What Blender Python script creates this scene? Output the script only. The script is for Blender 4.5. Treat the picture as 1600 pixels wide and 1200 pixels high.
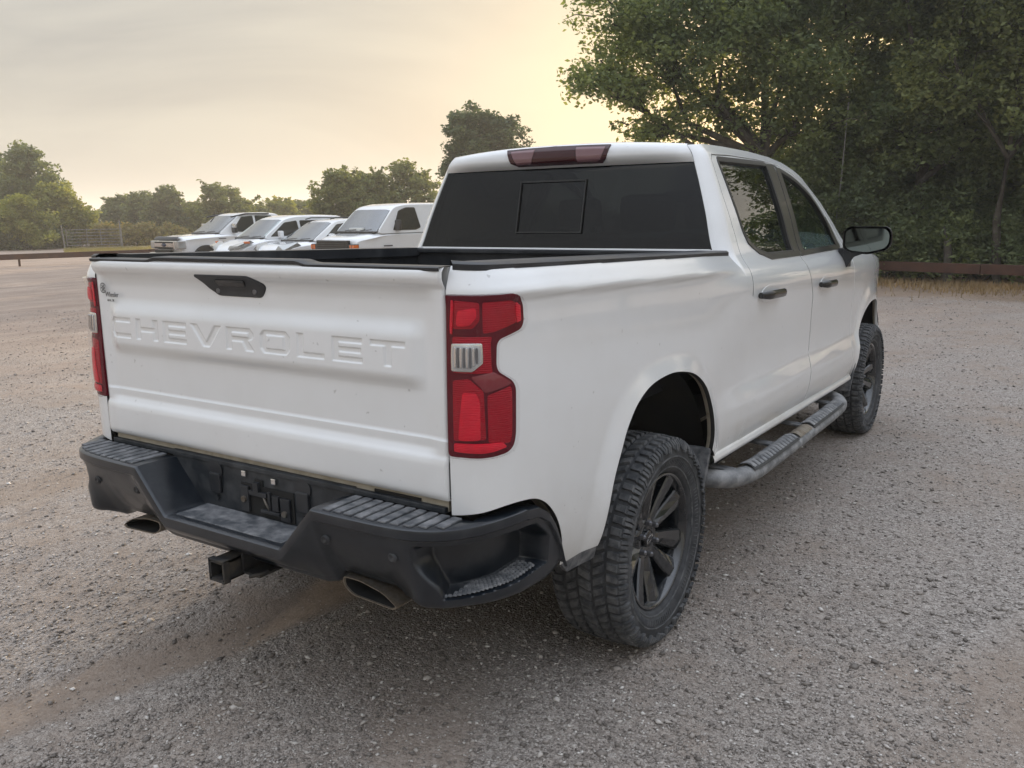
import bpy, bmesh, math, random
import numpy as np
from mathutils import Vector, Matrix
from mathutils.geometry import delaunay_2d_cdt
random.seed(5); rng = np.random.default_rng(11)
for o in list(bpy.data.objects): bpy.data.objects.remove(o)
scene = bpy.context.scene
COL = scene.collection
R = math.radians

# ------------------------------------------------------------------ camera
cam_d = bpy.data.cameras.new('camera'); cam = bpy.data.objects.new('camera', cam_d); COL.objects.link(cam)
CAM = Vector((2.2568, -1.7975, 1.6544))
M = Matrix(((.8354, .5495, -.0162), (-.0935, .1711, .9808), (-.5417, .8178, -.1944)))   # rows: right, up, forward
_f = M[2].normalized(); _r = (M[0]-_f*M[0].dot(_f)).normalized(); _u = _r.cross(_f)
cam.matrix_world = Matrix(((_r.x, _u.x, -_f.x, CAM.x), (_r.y, _u.y, -_f.y, CAM.y), (_r.z, _u.z, -_f.z, CAM.z), (0, 0, 0, 1)))
cam_d.sensor_width = 36; cam_d.lens = 36*1354.43/1600; cam_d.clip_start = .05; cam_d.clip_end = 3000
scene.camera = cam

# ------------------------------------------------------------------ sky, sun, exposure
SUN_AZ, SUN_EL = R(-15), R(8.5)          # azimuth from +Y towards +X
S = Vector((math.sin(SUN_AZ)*math.cos(SUN_EL), math.cos(SUN_AZ)*math.cos(SUN_EL), math.sin(SUN_EL)))
world = bpy.data.worlds.new('World'); scene.world = world; world.use_nodes = True
wt = world.node_tree; wt.nodes.clear()
def wn(t, **k):
    n = wt.nodes.new(t)
    for a, b in k.items(): setattr(n, a, b)
    return n
def wl(a, b): wt.links.new(a, b)
def wmath(op, a, b=None, c=None, clamp=False):
    n = wn('ShaderNodeMath', operation=op, use_clamp=clamp)
    for i, q in enumerate((a, b, c)):
        if q is None: continue
        if hasattr(q, 'links'): wl(q, n.inputs[i])
        else: n.inputs[i].default_value = q
    return n.outputs[0]
sky = wn('ShaderNodeTexSky', sky_type='NISHITA', sun_disc=False, sun_elevation=SUN_EL, sun_rotation=SUN_AZ,
         air_density=1.6, dust_density=4.0, ozone_density=1.0)
tc = wn('ShaderNodeTexCoord')
dot = wn('ShaderNodeVectorMath', operation='DOT_PRODUCT'); wl(tc.outputs['Generated'], dot.inputs[0]); dot.inputs[1].default_value = S
sep = wn('ShaderNodeSeparateXYZ'); wl(tc.outputs['Generated'], sep.inputs[0])
# the haze layer: grey overcast with a warm glow round the veiled sun
glow = wmath('POWER', wmath('MAXIMUM', dot.outputs['Value'], 0.0), 9.0)
glow2 = wmath('POWER', wmath('MAXIMUM', dot.outputs['Value'], 0.0), 40.0)
mp = wn('ShaderNodeMapping'); mp.inputs['Scale'].default_value = (1.0, 1.0, 3.2); mp.inputs['Rotation'].default_value = (R(14), R(-10), R(20))
wl(tc.outputs['Generated'], mp.inputs[0])
nz = wn('ShaderNodeTexNoise'); nz.inputs['Scale'].default_value = 2.1; nz.inputs['Detail'].default_value = 6.0; nz.inputs['Roughness'].default_value = .52; nz.inputs['Distortion'].default_value = .7
wl(mp.outputs[0], nz.inputs['Vector'])
cl = wn('ShaderNodeValToRGB'); cl.color_ramp.elements[0].position = .40; cl.color_ramp.elements[1].position = .62
cl.color_ramp.elements[0].color = (.42, .425, .445, 1); cl.color_ramp.elements[1].color = (.66, .645, .60, 1)
wl(nz.outputs['Fac'], cl.inputs[0])
hor = wmath('POWER', wmath('SUBTRACT', 1.0, wmath('ABSOLUTE', sep.outputs['Z'])), 5.0)
def mixc(fac, a, b, bt='MIX'):
    n = wn('ShaderNodeMix', data_type='RGBA', blend_type=bt)
    if hasattr(fac, 'links'): wl(fac, n.inputs[0])
    else: n.inputs[0].default_value = fac
    for q, i in ((a, 6), (b, 7)):
        if hasattr(q, 'links'): wl(q, n.inputs[i])
        else: n.inputs[i].default_value = q
    return n.outputs[2]
c1 = mixc(wmath('MULTIPLY', hor, .62), cl.outputs[0], (.61, .56, .465, 1))
c2 = mixc(wmath('MULTIPLY', glow, .60), c1, (.80, .735, .57, 1))
c3 = mixc(wmath('MULTIPLY', glow2, .6), c2, (.92, .83, .62, 1))
# overcast skies brighten (and cool) steadily towards the zenith
zen = wn('ShaderNodeMapRange', interpolation_type='SMOOTHSTEP'); wl(sep.outputs['Z'], zen.inputs[0])
zen.inputs['From Min'].default_value = .30; zen.inputs['From Max'].default_value = .95; zen.inputs['To Min'].default_value = 0; zen.inputs['To Max'].default_value = 1
c3 = mixc(zen.outputs[0], c3, (1.58, 1.72, 1.98, 1))
hazy = wn('ShaderNodeVectorMath', operation='SCALE'); wl(c3, hazy.inputs[0]); hazy.inputs['Scale'].default_value = 6.5
tot = mixc(.90, sky.outputs[0], hazy.outputs[0])
bg = wn('ShaderNodeBackground'); bg.inputs['Strength'].default_value = .11; wl(tot, bg.inputs['Color'])
wo = wn('ShaderNodeOutputWorld'); wl(bg.outputs[0], wo.inputs['Surface'])

sun_d = bpy.data.lights.new('sun', 'SUN'); sun_d.energy = 4.2; sun_d.angle = R(3); sun_d.color = (1.0, .80, .55)
sun = bpy.data.objects.new('sun', sun_d); COL.objects.link(sun); sun.rotation_euler = (-S).to_track_quat('-Z', 'Y').to_euler(); sun.location = (0, 0, 30)

vs = scene.view_settings; vs.view_transform = 'Standard'; vs.look = 'None'; vs.gamma = 1; vs.use_curve_mapping = False; vs.exposure = .59
HAZE = .0015; DENOISE = True
scene.render.engine = 'CYCLES'; cy = scene.cycles
cy.max_bounces = 7; cy.transparent_max_bounces = 12; cy.use_denoising = DENOISE; cy.caustics_reflective = False; cy.caustics_refractive = False
cy.sample_clamp_indirect = 6; cy.volume_bounces = 1

# ------------------------------------------------------------------ materials
def new_mat(name):
    m = bpy.data.materials.new(name); m.use_nodes = True
    nt = m.node_tree; b = nt.nodes['Principled BSDF']
    return m, nt, b
def nnode(nt, t, **k):
    n = nt.nodes.new(t)
    for a, b in k.items(): setattr(n, a, b)
    return n
def setin(n, **k):
    for a, b in k.items(): n.inputs[a.replace('_', ' ')].default_value = b
def noise(nt, scale, detail=4, rough=.55, coord='Object', stretch=None, dist=0.0):
    t = nnode(nt, 'ShaderNodeTexCoord'); n = nnode(nt, 'ShaderNodeTexNoise')
    setin(n, Scale=scale, Detail=detail, Roughness=rough, Distortion=dist)
    if stretch:
        q = nnode(nt, 'ShaderNodeMapping'); q.inputs['Scale'].default_value = stretch
        nt.links.new(t.outputs[coord], q.inputs[0]); nt.links.new(q.outputs[0], n.inputs['Vector'])
    else: nt.links.new(t.outputs[coord], n.inputs['Vector'])
    return n.outputs['Fac']
def ramp(nt, fac, *stops):
    r = nnode(nt, 'ShaderNodeValToRGB'); e = r.color_ramp.elements
    while len(e) < len(stops): e.new(.5)
    for q, (p, c) in zip(e, stops):
        q.position = p; q.color = c if len(c) == 4 else (*c, 1)
    nt.links.new(fac, r.inputs[0]); return r.outputs[0]
def mixn(nt, fac, a, b, bt='MIX'):
    n = nnode(nt, 'ShaderNodeMix', data_type='RGBA', blend_type=bt)
    for q, i in ((fac, 0), (a, 6), (b, 7)):
        if hasattr(q, 'links'): nt.links.new(q, n.inputs[i])
        elif isinstance(q, (int, float)): n.inputs[i].default_value = q
        else: n.inputs[i].default_value = (*q, 1) if len(q) == 3 else q
    return n.outputs[2]
def mathn(nt, op, a, b=None, clamp=False):
    n = nnode(nt, 'ShaderNodeMath', operation=op, use_clamp=clamp)
    for i, q in enumerate((a, b)):
        if q is None: continue
        if hasattr(q, 'links'): nt.links.new(q, n.inputs[i])
        else: n.inputs[i].default_value = q
    return n.outputs[0]
def bump(nt, b, h, strength, dist):
    n = nnode(nt, 'ShaderNodeBump'); setin(n, Strength=strength, Distance=dist)
    nt.links.new(h, n.inputs['Height']); nt.links.new(n.outputs[0], b.inputs['Normal'])
def simple(name, col, rough=.5, metal=0.0, coat=0.0, dust=None, dust_scale=9, dust_lo=.45, dust_hi=.75, bscale=0, bstr=.2, bdist=.002, spec=.5):
    m, nt, b = new_mat(name)
    b.inputs['Base Color'].default_value = (*col, 1); setin(b, Roughness=rough, Metallic=metal)
    b.inputs['Coat Weight'].default_value = coat; b.inputs['Coat Roughness'].default_value = .06; b.inputs['Specular IOR Level'].default_value = spec
    if dust:
        f = ramp(nt, noise(nt, dust_scale, 7, .62), (dust_lo, (0, 0, 0)), (dust_hi, (1, 1, 1)))
        nt.links.new(mixn(nt, f, col, dust), b.inputs['Base Color'])
        rr = nnode(nt, 'ShaderNodeMapRange'); setin(rr, To_Min=rough, To_Max=min(1, rough+.3)); nt.links.new(f, rr.inputs[0]); nt.links.new(rr.outputs[0], b.inputs['Roughness'])
    else:
        rr = nnode(nt, 'ShaderNodeMapRange'); setin(rr, To_Min=max(0, rough-.04), To_Max=min(1, rough+.06))
        nt.links.new(noise(nt, 14, 4), rr.inputs[0]); nt.links.new(rr.outputs[0], b.inputs['Roughness'])
    if bscale: bump(nt, b, noise(nt, bscale, 3), bstr, bdist)
    return m
MAT = {}
def prism_bump(m, scale, strength):
    nt = m.node_tree; b = nt.nodes['Principled BSDF']; t = nnode(nt, 'ShaderNodeTexCoord'); w = nnode(nt, 'ShaderNodeTexWave', wave_type='BANDS', bands_direction='Z'); setin(w, Scale=scale/6.283, Distortion=.6)
    nt.links.new(t.outputs['Object'], w.inputs['Vector']); bump(nt, b, w.outputs['Fac'], strength, .004)
    c = mixn(nt, mathn(nt, 'MULTIPLY', noise(nt, 38, 4), .6), tuple(b.inputs['Base Color'].default_value)[:3], tuple(q*.45 for q in b.inputs['Base Color'].default_value[:3])); nt.links.new(c, b.inputs['Base Color'])
def white_paint(name, base, dirty):
    m, nt, b = new_mat(name)
    setin(b, Roughness=.20); b.inputs['Coat Weight'].default_value = 1.0; b.inputs['Coat Roughness'].default_value = .04
    t = nnode(nt, 'ShaderNodeTexCoord'); sp = nnode(nt, 'ShaderNodeSeparateXYZ'); nt.links.new(t.outputs['Object'], sp.inputs[0])
    low = nnode(nt, 'ShaderNodeMapRange'); setin(low, From_Min=.42, From_Max=.95, To_Min=1.0, To_Max=.0); nt.links.new(sp.outputs['Z'], low.inputs[0])
    n1 = noise(nt, 5.5, 8, .65); n2 = noise(nt, 90, 3, .6)
    f = mathn(nt, 'MULTIPLY', mathn(nt, 'POWER', low.outputs[0], 1.6), ramp(nt, n1, (.3, (.15,)*3), (.75, (1,)*3)))
    f = mathn(nt, 'MULTIPLY', f, dirty, True)
    film = mathn(nt, 'MULTIPLY', ramp(nt, n1, (.4, (0,)*3), (.8, (1,)*3)), .10*min(1, dirty*2))
    f = mathn(nt, 'ADD', f, film, True)
    specks = mathn(nt, 'MULTIPLY', ramp(nt, noise(nt, 42, 2, .5), (.735, (0,)*3), (.76, (1,)*3)), .28*min(1, dirty*2))
    c = mixn(nt, f, base, (.36, .31, .235)); c = mixn(nt, specks, c, (.12, .10, .08))
    nt.links.new(c, b.inputs['Base Color'])
    cw = nnode(nt, 'ShaderNodeMapRange'); setin(cw, From_Max=.5, To_Min=1.0, To_Max=.15); nt.links.new(f, cw.inputs[0]); nt.links.new(cw.outputs[0], b.inputs['Coat Weight'])
    bump(nt, b, noise(nt, 3.0, 2), .02, .01)
    return m
MAT['white'] = white_paint('white_paint', (.80, .81, .815), .60)
MAT['car_white'] = white_paint('clean_white_paint', (.83, .85, .87), .10)
MAT['arch_dirt'] = simple('dusty_white_paint', (.50, .45, .36), .6, dust=(.30, .26, .19), dust_scale=14)
MAT['plastic'] = simple('black_textured_plastic', (.009, .0125, .018), .28, coat=.25, dust=(.034, .039, .046), dust_scale=13, dust_lo=.48, dust_hi=.86, bscale=420, bstr=.12, bdist=.0008)
def worn_edges(m, dust, lo=.515, hi=.58):
    # dust and scuffs gather on the exposed edges of the moulding
    nt = m.node_tree; b = nt.nodes['Principled BSDF']; g = nnode(nt, 'ShaderNodeNewGeometry'); old = b.inputs['Base Color'].links[0].from_socket
    f = mathn(nt, 'MULTIPLY', ramp(nt, g.outputs['Pointiness'], (lo, (0,)*3), (hi, (1,)*3)), ramp(nt, noise(nt, 22, 5, .6), (.35, (.15,)*3), (.7, (.9,)*3)))
    nt.links.new(mixn(nt, f, old, dust), b.inputs['Base Color'])
MAT['wall_plastic'] = simple('dusty_recess_plastic', (.014, .018, .023), .45, dust=(.075, .078, .082), dust_scale=14, dust_lo=.42, dust_hi=.80, bscale=300, bstr=.12, bdist=.0008)
worn_edges(MAT['plastic'], (.15, .155, .16))
MAT['step'] = simple('dusty_step_plastic', (.060, .066, .074), .6, dust=(.24, .24, .245), dust_scale=22, dust_lo=.38, dust_hi=.68, bscale=300, bstr=.2, bdist=.001)
MAT['trim'] = simple('black_trim', (.016, .018, .022), .38, dust=(.06, .062, .066), dust_scale=5)
MAT['gloss'] = simple('gloss_black', (.006, .006, .007), .22, coat=.35)
MAT['rim'] = simple('gloss_black_alloy', (.006, .008, .011), .13, coat=1.0, dust=(.016, .019, .023), dust_scale=11, dust_lo=.42, dust_hi=.8)
MAT['tyre'] = simple('tyre_rubber', (.028, .030, .034), .72, dust=(.10, .102, .106), dust_scale=16, dust_lo=.40, dust_hi=.78, bscale=160, bstr=.25, bdist=.0015)
MAT['tread'] = simple('dusty_tread_rubber', (.048, .051, .056), .75, dust=(.17, .17, .17), dust_scale=24, dust_lo=.40, dust_hi=.74, bscale=160, bstr=.25, bdist=.0015)
MAT['under'] = simple('underbody_black', (.010, .010, .010), .8, dust=(.03, .027, .022), dust_scale=6)
MAT['steel'] = simple('dull_steel', (.20, .19, .17), .5, .7, dust=(.16, .12, .085), dust_scale=30)
MAT['exhaust'] = simple('dusty_exhaust_steel', (.30, .27, .23), .42, .8, dust=(.20, .155, .11), dust_scale=26, dust_lo=.4, dust_hi=.7)
MAT['hitch'] = simple('hitch_black_steel', (.018, .018, .019), .6, dust=(.085, .07, .05), dust_scale=18)
MAT['chrome'] = simple('chrome', (.72, .72, .72), .12, 1.0)
MAT['nut'] = simple('lug_nut_grey', (.16, .16, .17), .35, .6)
MAT['red_dark'] = simple('dark_red_lens', (.105, .003, .011), .25, spec=.15)
MAT['red_smoke'] = simple('smoked_red_lens', (.045, .006, .008), .15, coat=.4)
MAT['red'] = simple('red_lens', (.42, .0022, .016), .2, spec=.2)
prism_bump(MAT['red'], 330, .35)
MAT['red_bright'] = simple('bright_red_reflector', (.85, .007, .032), .2, spec=.2)
prism_bump(MAT['red_bright'], 420, .5)
MAT['white_lens'] = simple('clear_reverse_lens', (.50, .51, .52), .15, .3, coat=.6)
MAT['wedge'] = simple('deep_red_facet', (.20, .012, .022), .12, coat=.6)
MAT['amber'] = simple('amber_lens', (.75, .17, .03), .2, coat=1.0)
MAT['lamp_frost'] = simple('smoked_lens', (.20, .10, .11), .15, coat=1.0)
MAT['head'] = simple('headlight_lens', (.42, .43, .42), .1, .5, coat=1.0)
MAT['seal_gap_shade'] = simple('window_seal', (.018, .018, .017), .4)  # window rubber; its black also paints gap shade on body-colour panel edges
MAT['bronze'] = simple('glossy_pillar_trim', (.030, .028, .025), .30, coat=.35)
MAT['seat'] = simple('seat_fabric', (.035, .033, .032), .85, bscale=200)
MAT['step_bar'] = simple('dusty_step_tube', (.125, .13, .138), .5, .15, dust=(.33, .33, .33), dust_scale=18, dust_lo=.36, dust_hi=.66)
MAT['rust'] = simple('rusty_steel', (.070, .033, .022), .8, dust=(.125, .060, .038), dust_scale=3.5, bscale=40, bstr=.3, bdist=.004)
MAT['galv'] = simple('weathered_steel', (.22, .22, .21), .6, .3, dust=(.16, .11, .08), dust_scale=5)
MAT['bark'] = simple('bark', (.060, .048, .036), .9, dust=(.13, .115, .09), dust_scale=5, bscale=25, bstr=.7, bdist=.02)
MAT['bark_pale'] = simple('pale_bark', (.09, .078, .062), .9, dust=(.17, .155, .13), dust_scale=4, bscale=25, bstr=.7, bdist=.02)
MAT['sticker'] = simple('black_vinyl', (.02, .02, .02), .5)
MAT['green'] = simple('mirror_glass', (.15, .175, .17), .03, 1.0)
def glass(name, tint, amount, rough=.0, f0=.06, dusty=True):
    m, nt, b = new_mat(name); nt.nodes.remove(b)
    o = nt.nodes['Material Output']
    tr = nnode(nt, 'ShaderNodeBsdfTransparent'); tr.inputs[0].default_value = (*[q*amount for q in tint], 1)
    gl = nnode(nt, 'ShaderNodeBsdfGlossy'); gl.inputs['Roughness'].default_value = rough; gl.inputs['Color'].default_value = (.95, .97, 1, 1)
    df = nnode(nt, 'ShaderNodeBsdfDiffuse'); df.inputs[0].default_value = (.05, .047, .043, 1)
    dm = nnode(nt, 'ShaderNodeMixShader'); nt.links.new(ramp(nt, noise(nt, 60, 6, .7), (.45, (.03,)*3), (.85, (.30,)*3)), dm.inputs[0]) if dusty else setattr(dm.inputs[0], 'default_value', 0.0)
    nt.links.new(tr.outputs[0], dm.inputs[1]); nt.links.new(df.outputs[0], dm.inputs[2])
    g = nnode(nt, 'ShaderNodeNewGeometry'); dt = nnode(nt, 'ShaderNodeVectorMath', operation='DOT_PRODUCT'); nt.links.new(g.outputs['Incoming'], dt.inputs[0]); nt.links.new(g.outputs['Normal'], dt.inputs[1])
    k5 = mathn(nt, 'POWER', mathn(nt, 'SUBTRACT', 1.0, mathn(nt, 'ABSOLUTE', dt.outputs['Value']), True), 5.0)
    fr = mathn(nt, 'ADD', mathn(nt, 'MULTIPLY', k5, .92), f0, True)
    mx = nnode(nt, 'ShaderNodeMixShader'); nt.links.new(fr, mx.inputs[0]); nt.links.new(dm.outputs[0], mx.inputs[1]); nt.links.new(gl.outputs[0], mx.inputs[2])
    nt.links.new(mx.outputs[0], o.inputs['Surface']); return m
MAT['tint'] = glass('privacy_glass', (.70, .85, 1.0), .016, f0=.045)
MAT['side_tint'] = glass('side_privacy_glass', (.75, .85, 1.0), .08, f0=.12)
MAT['glass'] = glass('clear_glass', (.80, .95, .92), .50, f0=.06)
MAT['windshield'] = glass('car_glass', (.78, .95, .90), .75, f0=.25)
MAT['lens'] = glass('clear_lens', (1, 1, 1), .99, f0=.03, dusty=False)
def leaf_mat(name, c0, c1, c2, trans=.35):
    m, nt, b = new_mat(name); o = nt.nodes['Material Output']; nt.nodes.remove(b)
    g = nnode(nt, 'ShaderNodeNewGeometry')
    col = ramp(nt, g.outputs['Random Per Island'], (0.0, c0), (.55, c1), (1.0, c2))
    big = noise(nt, .7, 3)
    col = mixn(nt, 1.0, col, ramp(nt, big, (.35, (.72, .75, .78)), (.68, (1.25, 1.18, 1.0))), 'MULTIPLY')
    d = nnode(nt, 'ShaderNodeBsdfPrincipled'); setin(d, Roughness=.6); d.inputs['Specular IOR Level'].default_value = .22; nt.links.new(col, d.inputs['Base Color'])
    t = nnode(nt, 'ShaderNodeBsdfTranslucent'); nt.links.new(mixn(nt, 1.0, col, (1.25, 1.2, .55), 'MULTIPLY'), t.inputs[0])
    mx = nnode(nt, 'ShaderNodeMixShader'); mx.inputs[0].default_value = trans
    nt.links.new(d.outputs[0], mx.inputs[1]); nt.links.new(t.outputs[0], mx.inputs[2]); nt.links.new(mx.outputs[0], o.inputs['Surface'])
    return m
MAT['leaf_big'] = leaf_mat('elm_leaves', (.140, .178, .090), (.19, .235, .118), (.25, .30, .15), .45)
MAT['leaf_dark'] = leaf_mat('dark_leaves', (.118, .152, .085), (.160, .200, .108), (.21, .255, .135), .42)
MAT['leaf_juniper'] = leaf_mat('juniper_leaves', (.060, .096, .052), (.084, .125, .066), (.12, .165, .08), .3)
MAT['leaf_yellow'] = leaf_mat('yellow_green_leaves', (.19, .225, .065), (.26, .285, .085), (.36, .36, .12), .42)
MAT['leaf_mid'] = leaf_mat('mid_green_leaves', (.135, .165, .078), (.185, .215, .100), (.245, .275, .125), .42)
MAT['weed'] = leaf_mat('dry_weeds', (.24, .20, .095), (.32, .26, .12), (.22, .23, .08))
MAT['straw'] = leaf_mat('dry_grass', (.30, .21, .12), (.36, .26, .15), (.24, .17, .10), .2)
MAT['grass'] = leaf_mat('yellow_grass', (.26, .22, .08), (.32, .27, .10), (.20, .20, .07), .2)

# ------------------------------------------------------------------ helpers
def tag(o, label=None, cat=None, group=None, kind=None):
    if label: o['label'] = label
    if cat: o['category'] = cat
    if group: o['group'] = group
    if kind: o['kind'] = kind
    return o
def empty(name, loc=(0, 0, 0), rz=0, label=None, cat=None, group=None):
    o = bpy.data.objects.new(name, None); COL.objects.link(o); o.location = loc; o.rotation_euler = (0, 0, rz); o.empty_display_size = .1
    return tag(o, label, cat, group)
def link(name, me, mat, parent=None):
    o = bpy.data.objects.new(name, me); COL.objects.link(o)
    if mat is not None and not me.materials: me.materials.append(mat)
    if parent: o.parent = parent
    return o
def fast_mesh(name, V, Fq):
    """V (n,3); Fq (m,k) constant-size faces, built without python loops"""
    me = bpy.data.meshes.new(name); V = np.asarray(V, np.float32); Fq = np.asarray(Fq, np.int32)
    me.vertices.add(len(V)); me.vertices.foreach_set('co', V.ravel())
    k = Fq.shape[1]; me.loops.add(Fq.size); me.loops.foreach_set('vertex_index', Fq.ravel())
    me.polygons.add(len(Fq)); me.polygons.foreach_set('loop_start', np.arange(0, Fq.size, k, dtype=np.int32))
    me.update(calc_edges=True); me.validate(); return me
class MB:
    """collects simple solids; build() links them as one mesh object"""
    def __init__(s): s.V = []; s.F = []; s.sm = []
    def add(s, V, F, smooth=False):
        n = len(s.V); s.V += [tuple(v) for v in V]; s.F += [tuple(i+n for i in f) for f in F]; s.sm += [smooth]*len(F); return s
    def box(s, lo, hi, T=None):
        x0, y0, z0 = lo; x1, y1, z1 = hi
        V = [(x0, y0, z0), (x1, y0, z0), (x1, y1, z0), (x0, y1, z0), (x0, y0, z1), (x1, y0, z1), (x1, y1, z1), (x0, y1, z1)]
        if T: V = [T(*v) for v in V]
        return s.add(V, [(0, 3, 2, 1), (4, 5, 6, 7), (0, 1, 5, 4), (1, 2, 6, 5), (2, 3, 7, 6), (3, 0, 4, 7)])
    def bbox(s, lo, hi, b=.004, T=None):
        """box with chamfered edges"""
        (x0, y0, z0), (x1, y1, z1) = lo, hi; bm = bmesh.new()
        bmesh.ops.create_cube(bm, size=1)
        for v in bm.verts: v.co = Vector(((x0+x1)/2+v.co.x*(x1-x0), (y0+y1)/2+v.co.y*(y1-y0), (z0+z1)/2+v.co.z*(z1-z0)))
        bmesh.ops.bevel(bm, geom=bm.edges[:], offset=min(b, .45*min(x1-x0, y1-y0, z1-z0)), segments=2, affect='EDGES', profile=.6)
        bm.verts.index_update(); V = [tuple(v.co) for v in bm.verts]; F = [[v.index for v in f.verts] for f in bm.faces]; bm.free()
        if T: V = [T(*v) for v in V]
        return s.add(V, F)
    def tube(s, pts, rad, n=8, cap=True, sy=1.0):
        pts = [Vector(q) for q in pts]; rad = [rad]*len(pts) if isinstance(rad, (int, float)) else rad
        V = []; F = []; up = Vector((.0312, .021, 1)).normalized()
        for i, q in enumerate(pts):
            d = (pts[min(i+1, len(pts)-1)]-pts[max(i-1, 0)]).normalized()
            a = d.cross(up); a = a.normalized() if a.length > .05 else d.cross(Vector((1, 0, 0))).normalized()
            b = d.cross(a)
            for k in range(n):
                t = 2*math.pi*k/n; V.append(q+(a*math.cos(t)+b*math.sin(t)*sy)*rad[i])
        for i in range(len(pts)-1):
            for k in range(n):
                F.append((i*n+k, (i+1)*n+k, (i+1)*n+(k+1) % n, i*n+(k+1) % n))
        s.add(V, F, True)
        if cap:
            m = len(pts)-1
            s.add([V[k] for k in range(n)], [tuple(range(n))]); s.add([V[m*n+k] for k in range(n)], [tuple(reversed(range(n)))])
        return s
    def prism(s, poly, T0, T1):
        """closed polygon lifted by two maps (front and back)"""
        n = len(poly); V = [T0(*q) for q in poly]+[T1(*q) for q in poly]
        return s.add(V, [tuple(range(n)), tuple(range(2*n-1, n-1, -1))]+[(i, i+n, (i+1) % n+n, (i+1) % n) for i in range(n)])
    def lathe(s, prof, n=48, axis='x', c=(0, 0, 0), a0=0, a1=2*math.pi, smooth=True):
        V = []; F = []; full = abs(a1-a0-2*math.pi) < 1e-6; m = len(prof); nn = n if full else n+1
        for k in range(nn):
            t = a0+(a1-a0)*k/n; cs, sn = math.cos(t), math.sin(t)
            for (h, r) in prof: V.append((c[0]+h, c[1]+r*cs, c[2]+r*sn) if axis == 'x' else (c[0]+r*cs, c[1]+r*sn, c[2]+h))
        for k in range(n):
            k2 = (k+1) % nn
            for j in range(m-1): F.append((k*m+j, k*m+j+1, k2*m+j+1, k2*m+j))
        return s.add(V, F, smooth)
    def grid(s, P, smooth=True, flip=False):
        a, b = P.shape[:2]; V = P.reshape(-1, 3); F = []
        for i in range(a-1):
            for j in range(b-1):
                f = (i*b+j, (i+1)*b+j, (i+1)*b+j+1, i*b+j+1); F.append(f[::-1] if flip else f)
        return s.add(V, F, smooth)
    def mesh(s, name, fixn=False):
        me = bpy.data.meshes.new(name); me.from_pydata(s.V, [], s.F); me.polygons.foreach_set('use_smooth', s.sm)
        if fixn:
            bm = bmesh.new(); bm.from_mesh(me); bmesh.ops.recalc_face_normals(bm, faces=bm.faces[:]); bm.to_mesh(me); bm.free()
        me.update(); return me
    def build(s, name, mat, parent=None, fixn=True, sharp=None):
        me = s.mesh(name, fixn)
        if sharp: me.set_sharp_from_angle(angle=R(sharp))
        return link(name, me, mat, parent)
    def mirror(s):
        q = MB(); q.V = [(-x, y, z) for x, y, z in s.V]; q.F = [tuple(reversed(f)) for f in s.F]; q.sm = list(s.sm); return q
def both(mb, name, mat, parent, **k):
    """the right-hand part and its left-hand twin"""
    return mb.build(name, mat, parent, **k), mb.mirror().build(name, mat, parent, **k)
def in_poly(P, poly):
    x, y = P[:, 0], P[:, 1]; r = np.zeros(len(P), bool); n = len(poly)
    for i in range(n):
        x0, y0 = poly[i]; x1, y1 = poly[(i+1) % n]
        if y0 == y1: continue
        c = (y0 > y) != (y1 > y); r ^= c & (x < (x1-x0)*(y-y0)/(y1-y0)+x0)
    return r
def seg_dist(P, poly, closed=True):
    d = np.full(len(P), 1e9); n = len(poly)
    for i in range(n if closed else n-1):
        a = np.array(poly[i]); b = np.array(poly[(i+1) % n]); ab = b-a; L = ab@ab
        if L < 1e-14: continue
        t = np.clip(((P-a)@ab)/L, 0, 1); d = np.minimum(d, np.hypot(*(P-(a+t[:, None]*ab)).T))
    return d
def smooth_poly(pts, closed=True, n=8, keep=()):
    """Catmull-Rom through pts"""
    P = [np.array(q, float) for q in pts]; N = len(P); out = []
    for i in range(N if closed else N-1):
        g = lambda k: P[k % N] if closed else P[min(max(k, 0), N-1)]
        p0, p1, p2, p3 = g(i-1), g(i), g(i+1), g(i+2)
        if i in keep: out.append(tuple(p1)); continue
        for k in range(n):
            t = k/n; out.append(tuple(.5*((2*p1)+(-p0+p2)*t+(2*p0-5*p1+4*p2-p3)*t*t+(-p0+3*p1-3*p2+p3)*t**3)))
    if not closed: out.append(tuple(P[-1]))
    return out
def round_poly(pts, r, n=5):
    """closed polygon with rounded corners; r one radius or one per corner"""
    N = len(pts); rr = [r]*N if isinstance(r, (int, float)) else r; out = []
    for i in range(N):
        p = np.array(pts[i], float); a = np.array(pts[i-1], float)-p; b = np.array(pts[(i+1) % N], float)-p
        la, lb = np.linalg.norm(a), np.linalg.norm(b); q = min(rr[i], .48*la, .48*lb)
        if q < 1e-5: out.append(tuple(p)); continue
        A = p+a/la*q; B = p+b/lb*q
        for k in range(n+1):
            t = k/n; out.append(tuple((1-t)**2*A+2*t*(1-t)*p+t*t*B))
    return out
def densify(poly, step):
    out = []
    for i in range(len(poly)):
        a = np.array(poly[i]); b = np.array(poly[(i+1) % len(poly)]); n = max(1, int(math.ceil(np.linalg.norm(b-a)/step)))
        out += [tuple(a+(b-a)*k/n) for k in range(n)]
    return out
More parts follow.
